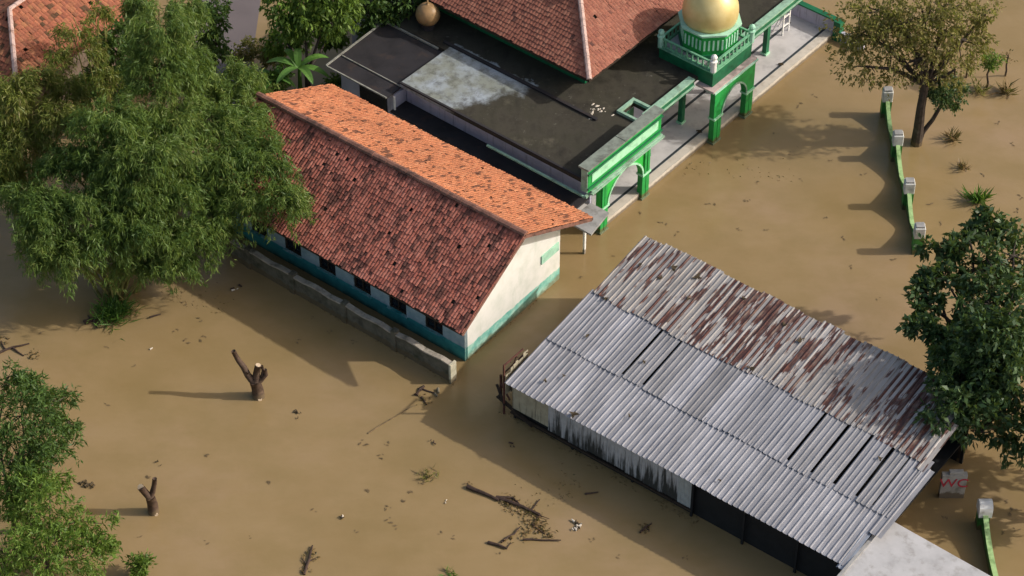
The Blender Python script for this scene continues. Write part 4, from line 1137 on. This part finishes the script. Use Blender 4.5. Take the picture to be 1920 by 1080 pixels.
# ------------------------------------------------------------------ lopped stumps
def stump(label, base, limbs, cuts):
    o = thing('lopped_stump', tuple(P(*base)), label, 'stump', group='lopped tree stumps')
    m = MB()
    for pts, r in limbs: m.tube(pts, [q * 1.2 for q in r], 9)
    m.build('trunk', M['bark_pale'], o, smooth=True)
    for c, d, r in cuts:
        d = Vector(d).normalized(); m = MB(); m.tube([Vector(c), Vector(c) + d * .03], r, 9); m.build('cut_face', M['cut'], o)
    return o
stump('taller lopped tree stump with a long crooked left limb standing in the flood', (485, 743),
      [([(0, 0, -.4), (-.02, 0, .45), (-.12, 0, .95)], [.27, .22, .20]),
       ([(-.08, 0, .75), (-.40, .02, 1.35), (-.55, .1, 1.75), (-.78, .2, 2.1), (-.95, .24, 2.6)], [.15, .13, .12, .10, .09]),
       ([(-.06, 0, .8), (.0, .05, 1.35), (.10, .1, 1.85)], [.16, .14, .12]), ([(0, 0, .8), (.25, .0, 1.15), (.42, .02, 1.35), (.40, .05, 1.65)], [.11, .10, .08, .06]),
       ([(.2, 0, 1.1), (.30, .1, 1.5), (.26, .12, 1.8)], [.07, .06, .05]), ([(-.4, 0, 1.35), (-.36, -.05, 1.62)], [.07, .06])],
      [((.10, .1, 1.85), (.08, .02, .4), .12), ((.08, -.24, .05), (.2, -.8, .3), .09)])
stump('shorter forked tree stump with a pale sawn limb standing in the flood', (288, 960),
      [([(0, 0, -.4), (0, 0, .5), (-.05, 0, .95)], [.22, .19, .17]), ([(-.03, 0, .85), (-.22, -.02, 1.25), (-.38, -.03, 1.60)], [.13, .13, .13]),
       ([(-.03, 0, .85), (.10, .05, 1.3), (.18, .08, 1.6), (.24, .1, 2.0)], [.11, .10, .09, .08])],
      [((-.38, -.03, 1.6), (-.3, -.5, .8), .14), ((.14, -.18, .05), (.2, -.8, .3), .08)])

# ------------------------------------------------------------------ plants and flotsam on the water
def tuft(name, label, cat, base, n, h, spread, mat='l_grass', W=.05, group=None):
    b = np.array(P(*base)); lv = Leaves()
    pos = rng.normal(0, spread * .25, (n, 3)); pos[:, 2] = -.02
    d = rng.normal(0, .55, (n, 3)); d[:, 2] = rng.uniform(.35, 1.1, n)
    lv.add(pos, d, h, W, None, .1)
    o = lv.build(name, M[mat], None); o.location = tuple(b)
    return tag(o, label, cat, group)
tuft('grass_tuft', 'dense bright grass tuft at the water edge below the front bamboo', 'grass', (212, 590), 420, .85, 1.5, W=.035)
tuft('grass_tuft', 'green reedy tuft alone in the water right of the fence', 'grass', (1832, 378), 90, .9, .5, W=.06)
tuft('dead_shrub', 'drowned dark shrub nearest the bare trunk right of the fence', 'shrub', (1786, 262), 60, .65, .5, 'l_brown', .05)
tuft('dead_shrub', 'small drowned dark shrub just above the green reedy tuft', 'shrub', (1804, 316), 50, .5, .4, 'l_brown', .06)
tuft('dead_shrub', 'leafless forked shrub in the water below the rightmost sapling pole', 'shrub', (1886, 176), 40, .9, .4, 'l_brown', .05)
tuft('dead_shrub', 'brown reedy shrub between the saplings and the bare trunk', 'shrub', (1838, 172), 60, .7, .6, 'l_olive', .04)
tuft('water_weed', 'floating green weed left of the big floating branch', 'weed', (803, 893), 45, .4, .8, 'l_olive', .06)
tuft('water_weed', 'green weed tips at the bottom edge below the floating branch', 'weed', (845, 1078), 30, .4, .5, 'l_grass', .07)

def sticks(name, label, cat, lines, r=.05, bits=None, z=.03, mat='twig'):
    """floating wood: lines of photo pixels laid on the water; bits: leaf clutter caught on it"""
    c = P(*lines[0][0]); o = thing(name, tuple(c), label, cat)
    m = MB()
    for pts, rr in [(l[:-1], l[-1]) if isinstance(l[-1], float) else (l, r) for l in lines]:
        q = [P(*p) - c + np.array([0, 0, z + rng.uniform(-.01, .05)]) for p in pts]
        fine = []
        for a, b in zip(q, q[1:]):
            for t in (0, .5): fine.append(a + (b - a) * t + (rng.normal(0, .02, 3) * [1, 1, .3] if t else 0))
        fine.append(q[-1])
        m.tube([tuple(p) for p in fine], list(np.linspace(rr, rr * .5, len(fine))), 7)
    m.build('branch', M[mat], o)
    if bits:
        lv = Leaves()
        for (px, py, n, s) in bits:
            p = P(px, py) - c; pos = p + rng.normal(0, s, (n, 3)) * [1, 1.2, .12] + [0, 0, .05]
            d = rng.normal(0, 1, (n, 3)); d[:, 2] *= .25
            lv.add(pos, d, .16, .22)
        lv.build('caught_leaves', M['l_brown'], o)
    return o
sticks('floating_branch', 'big dark floating branch with caught leaves in front of the shed', 'branch',
       [[(876, 914), (905, 926), (935, 940), .11], [(930, 934), (975, 950), (1012, 966), .10], [(930, 934), (960, 934), (976, 950), .07], [(1010, 966), (998, 985), (1022, 1002), .04], [(995, 960), (1008, 942), (1012, 938), .035], [(1000, 962), (1030, 975), .03]],
       bits=[(955, 945, 70, .18), (990, 962, 50, .2), (1002, 978, 60, .22), (1012, 992, 60, .22), (880, 908, 10, .08)])
sticks('floating_branch', 'forked floating branch below the big leafy one', 'branch', [[(915, 1018), (935, 1024), (950, 1030), .08], [(940, 1018), (965, 1002), (975, 990), .05], [(950, 1030), (958, 1020), .03]], bits=[(985, 1000, 30, .2), (958, 1012, 16, .12)])
sticks('floating_branch', 'straight thin floating stick right of the forked branch', 'branch', [[(980, 1013), (1015, 1014), (1052, 1015), .05]], bits=[(1030, 1006, 25, .12)])
sticks('floating_branch', 'broken branch floating at the left edge above the leafy tree', 'branch', [[(-5, 664), (25, 652), (55, 645), .07], [(25, 654), (45, 668), .05], [(10, 656), (2, 640), .04]], bits=[(62, 668, 20, .15), (5, 640, 26, .15)])
sticks('floating_branch', 'ragged floating branch at the bottom edge left of centre', 'branch', [[(570, 1078), (580, 1050), (586, 1025), .07], [(578, 1055), (592, 1048), .04], [(575, 1060), (566, 1050), .04]], bits=[(582, 1040, 24, .14), (572, 1065, 20, .12)])
sticks('shadow_line_pole', 'thin added pole standing in for a shadow line between the low wall and the shed', 'pole', [[(690, 813), (735, 785), (782, 757), .04]], z=-.025, mat='litter_wet')  # added half-sunk pole imitating a thin shadow line on the water
sticks('floating_plank', 'short dark plank floating beside the grass tuft', 'plank', [[(281, 597), (302, 591), .05]])
sticks('floating_plank', 'short dark plank floating in the shadow of the shed', 'plank', [[(1097, 927), (1122, 924), .05]])
sticks('driftwood_log', 'dark driftwood log beside the bright grass tuft', 'log', [[(158, 606), (175, 600), (190, 592), .13], [(176, 604), (182, 618), .06], [(172, 604), (165, 592), .06]])
sticks('driftwood_log', 'brown stick pile at the end of the low masonry wall', 'log', [[(780, 742), (795, 725), .12], [(786, 728), (815, 738), .05], [(790, 745), (800, 760), .06]], bits=[(800, 755, 20, .15)])
sticks('floating_branch', 'dark twig clump floating in the shed shadow near the dark doorway', 'branch', [[(1200, 1000), (1212, 988), (1222, 982), .05], [(1210, 990), (1218, 998), .03]], bits=[(1212, 990, 25, .1)])

def scrap(name, label, cat, px, py, n, s, mats, group=None):
    c = P(px, py); o = thing(name, tuple(c), label, cat, group=group)
    for mt in mats:
        m = MB()
        for k in range(n):
            a = random.uniform(0, 6.28); p = np.array([random.gauss(0, s * .6), random.gauss(0, s * .6), .03 + random.random() * .05]); L = s * random.uniform(.4, .9)
            m.tube([tuple(p - np.array([math.cos(a), math.sin(a), 0]) * L / 2), tuple(p + np.array([math.cos(a), math.sin(a), .2]) * L / 2)], [L * .28, L * .16], 6)
        m.build('piece', M[mt], o)
    return o
scrap('floating_rubbish', 'two pale pieces of rubbish floating in the house shadow under the bamboo', 'rubbish', 441, 541, 2, .22, ['scrap', 'twig'])
scrap('floating_rubbish', 'single pale scrap floating left of the taller stump', 'rubbish', 283, 656, 1, .18, ['scrap'])
scrap('floating_rubbish', 'heap of small pale rubbish floating right of the big floating branch', 'rubbish', 1081, 988, 8, .22, ['scrap', 'litter'])
scrap('floating_rubbish', 'pale sack floating at the end of the low masonry wall', 'rubbish', 826, 733, 2, .35, ['lowend'])
scrap('floating_rubbish', 'white and dark scrap floating right of the shorter stump', 'rubbish', 641, 972, 2, .16, ['scrap', 'litter'])
scrap('floating_rubbish', 'small pale scrap floating left of the floating branch', 'rubbish', 836, 941, 2, .13, ['scrap'])
scrap('floating_rubbish', 'leafy brown clump floating beside the bottom left trees', 'rubbish', 168, 908, 9, .25, ['litter'])
scrap('floating_rubbish', 'brown clump floating above the shorter stump', 'rubbish', 301, 866, 3, .17, ['litter'])
scrap('floating_rubbish', 'brown clump floating between the taller stump and the thin pole', 'rubbish', 560, 776, 5, .2, ['litter'])
scrap('floating_rubbish', 'dark clump floating in the shed shadow near its left end', 'rubbish', 961, 836, 4, .18, ['twig'])
scrap('floating_rubbish', 'dark twig floating above the green weed', 'rubbish', 815, 834, 3, .2, ['twig'])

# loose leaves and specks on the water
specks = [(388, 853), (276, 895), (505, 905), (690, 920), (770, 922), (755, 940), (728, 952), (790, 905), (715, 855), (680, 830), (725, 833), (730, 975), (745, 985), (668, 1000), (830, 1000), (846, 1010), (938, 1040), (1155, 1045), (1282, 1048), (1112, 1010),
          (620, 620), (640, 590), (660, 640), (585, 595), (560, 640), (350, 640), (330, 620), (375, 600), (345, 570), (380, 635), (250, 690), (205, 650), (80, 620), (66, 675), (195, 760), (260, 1010), (390, 1020), (470, 1010), (585, 955),
          (1450, 250), (1480, 290), (1500, 335), (1420, 345), (1405, 375), (1545, 410), (1560, 300), (1440, 430), (1390, 432), (1270, 440), (1330, 385), (1240, 420), (1500, 200), (1530, 180), (1620, 325), (1672, 484), (1585, 445), (1600, 500),
          (1740, 380), (1760, 420), (1840, 330), (1900, 270), (1912, 370), (1905, 395), (1870, 230), (1900, 960), (1906, 992), (1880, 1000), (1888, 940), (1770, 970), (1150, 480), (1090, 520), (1200, 400), (1650, 560)]
sp0 = None
for i, (px, py) in enumerate(specks):
    p = P(px, py)
    if i % 6 == 0:
        m = MB()
        for k in range(random.randint(2, 4)):
            a = random.uniform(0, 6.28); c = np.array([random.gauss(0, .08), random.gauss(0, .08), .012 + .006 * k]); L = random.uniform(.05, .11)
            d = np.array([math.cos(a), math.sin(a), .06]) * L; e = np.array([-math.sin(a), math.cos(a), .1]) * L * .45
            m.face([c - d, c + e, c + d, c - e])
        sp0 = m.build('floating_leaf', M['litter_wet'])
        o = sp0
    else:
        o = sp0.copy(); COL.objects.link(o)
    o.location = tuple(p); o.rotation_euler = (0, 0, random.uniform(0, 6.28)); s = random.uniform(.7, 1.3); o.scale = (s, s, 1)
    tag(o, 'small brown leaves floating loose on the flood water', 'leaves', 'loose leaves on the flood water')

# leaf drift gathered along the walls: nobody could count it
lv = Leaves()
def drift(a, b, n, w):
    a, b = P(*a), P(*b); t = np.clip(rng.beta(.8, .8, n) + rng.normal(0, .04, n), 0, 1)[:, None]
    nrm = unit(np.array([[a[1] - b[1], b[0] - a[0], 0]])) * -1
    pos = a + (b - a) * t + nrm * np.abs(rng.normal(0, w, (n, 1))) + np.array([0, 0, .012]) + rng.normal(0, .05, (n, 3)) * [1, 1, .05]
    d = rng.normal(0, 1, (n, 3)); d[:, 2] *= .05
    lv.add(pos, d, .10, .25, None, .03)
drift((845, 722), (470, 500), 260, .18); drift((1047, 524), (880, 678), 60, .12); drift((1300, 985), (940, 775), 200, .2)
drift((1500, 118), (1145, 410), 90, .15); drift((1095, 925), (960, 970), 90, .8); drift((1500, 340), (1280, 330), 60, 1.2); drift((420, 590), (300, 560), 90, .9)
tag(lv.build('floating_litter', M['l_brown'], None), kind='stuff')
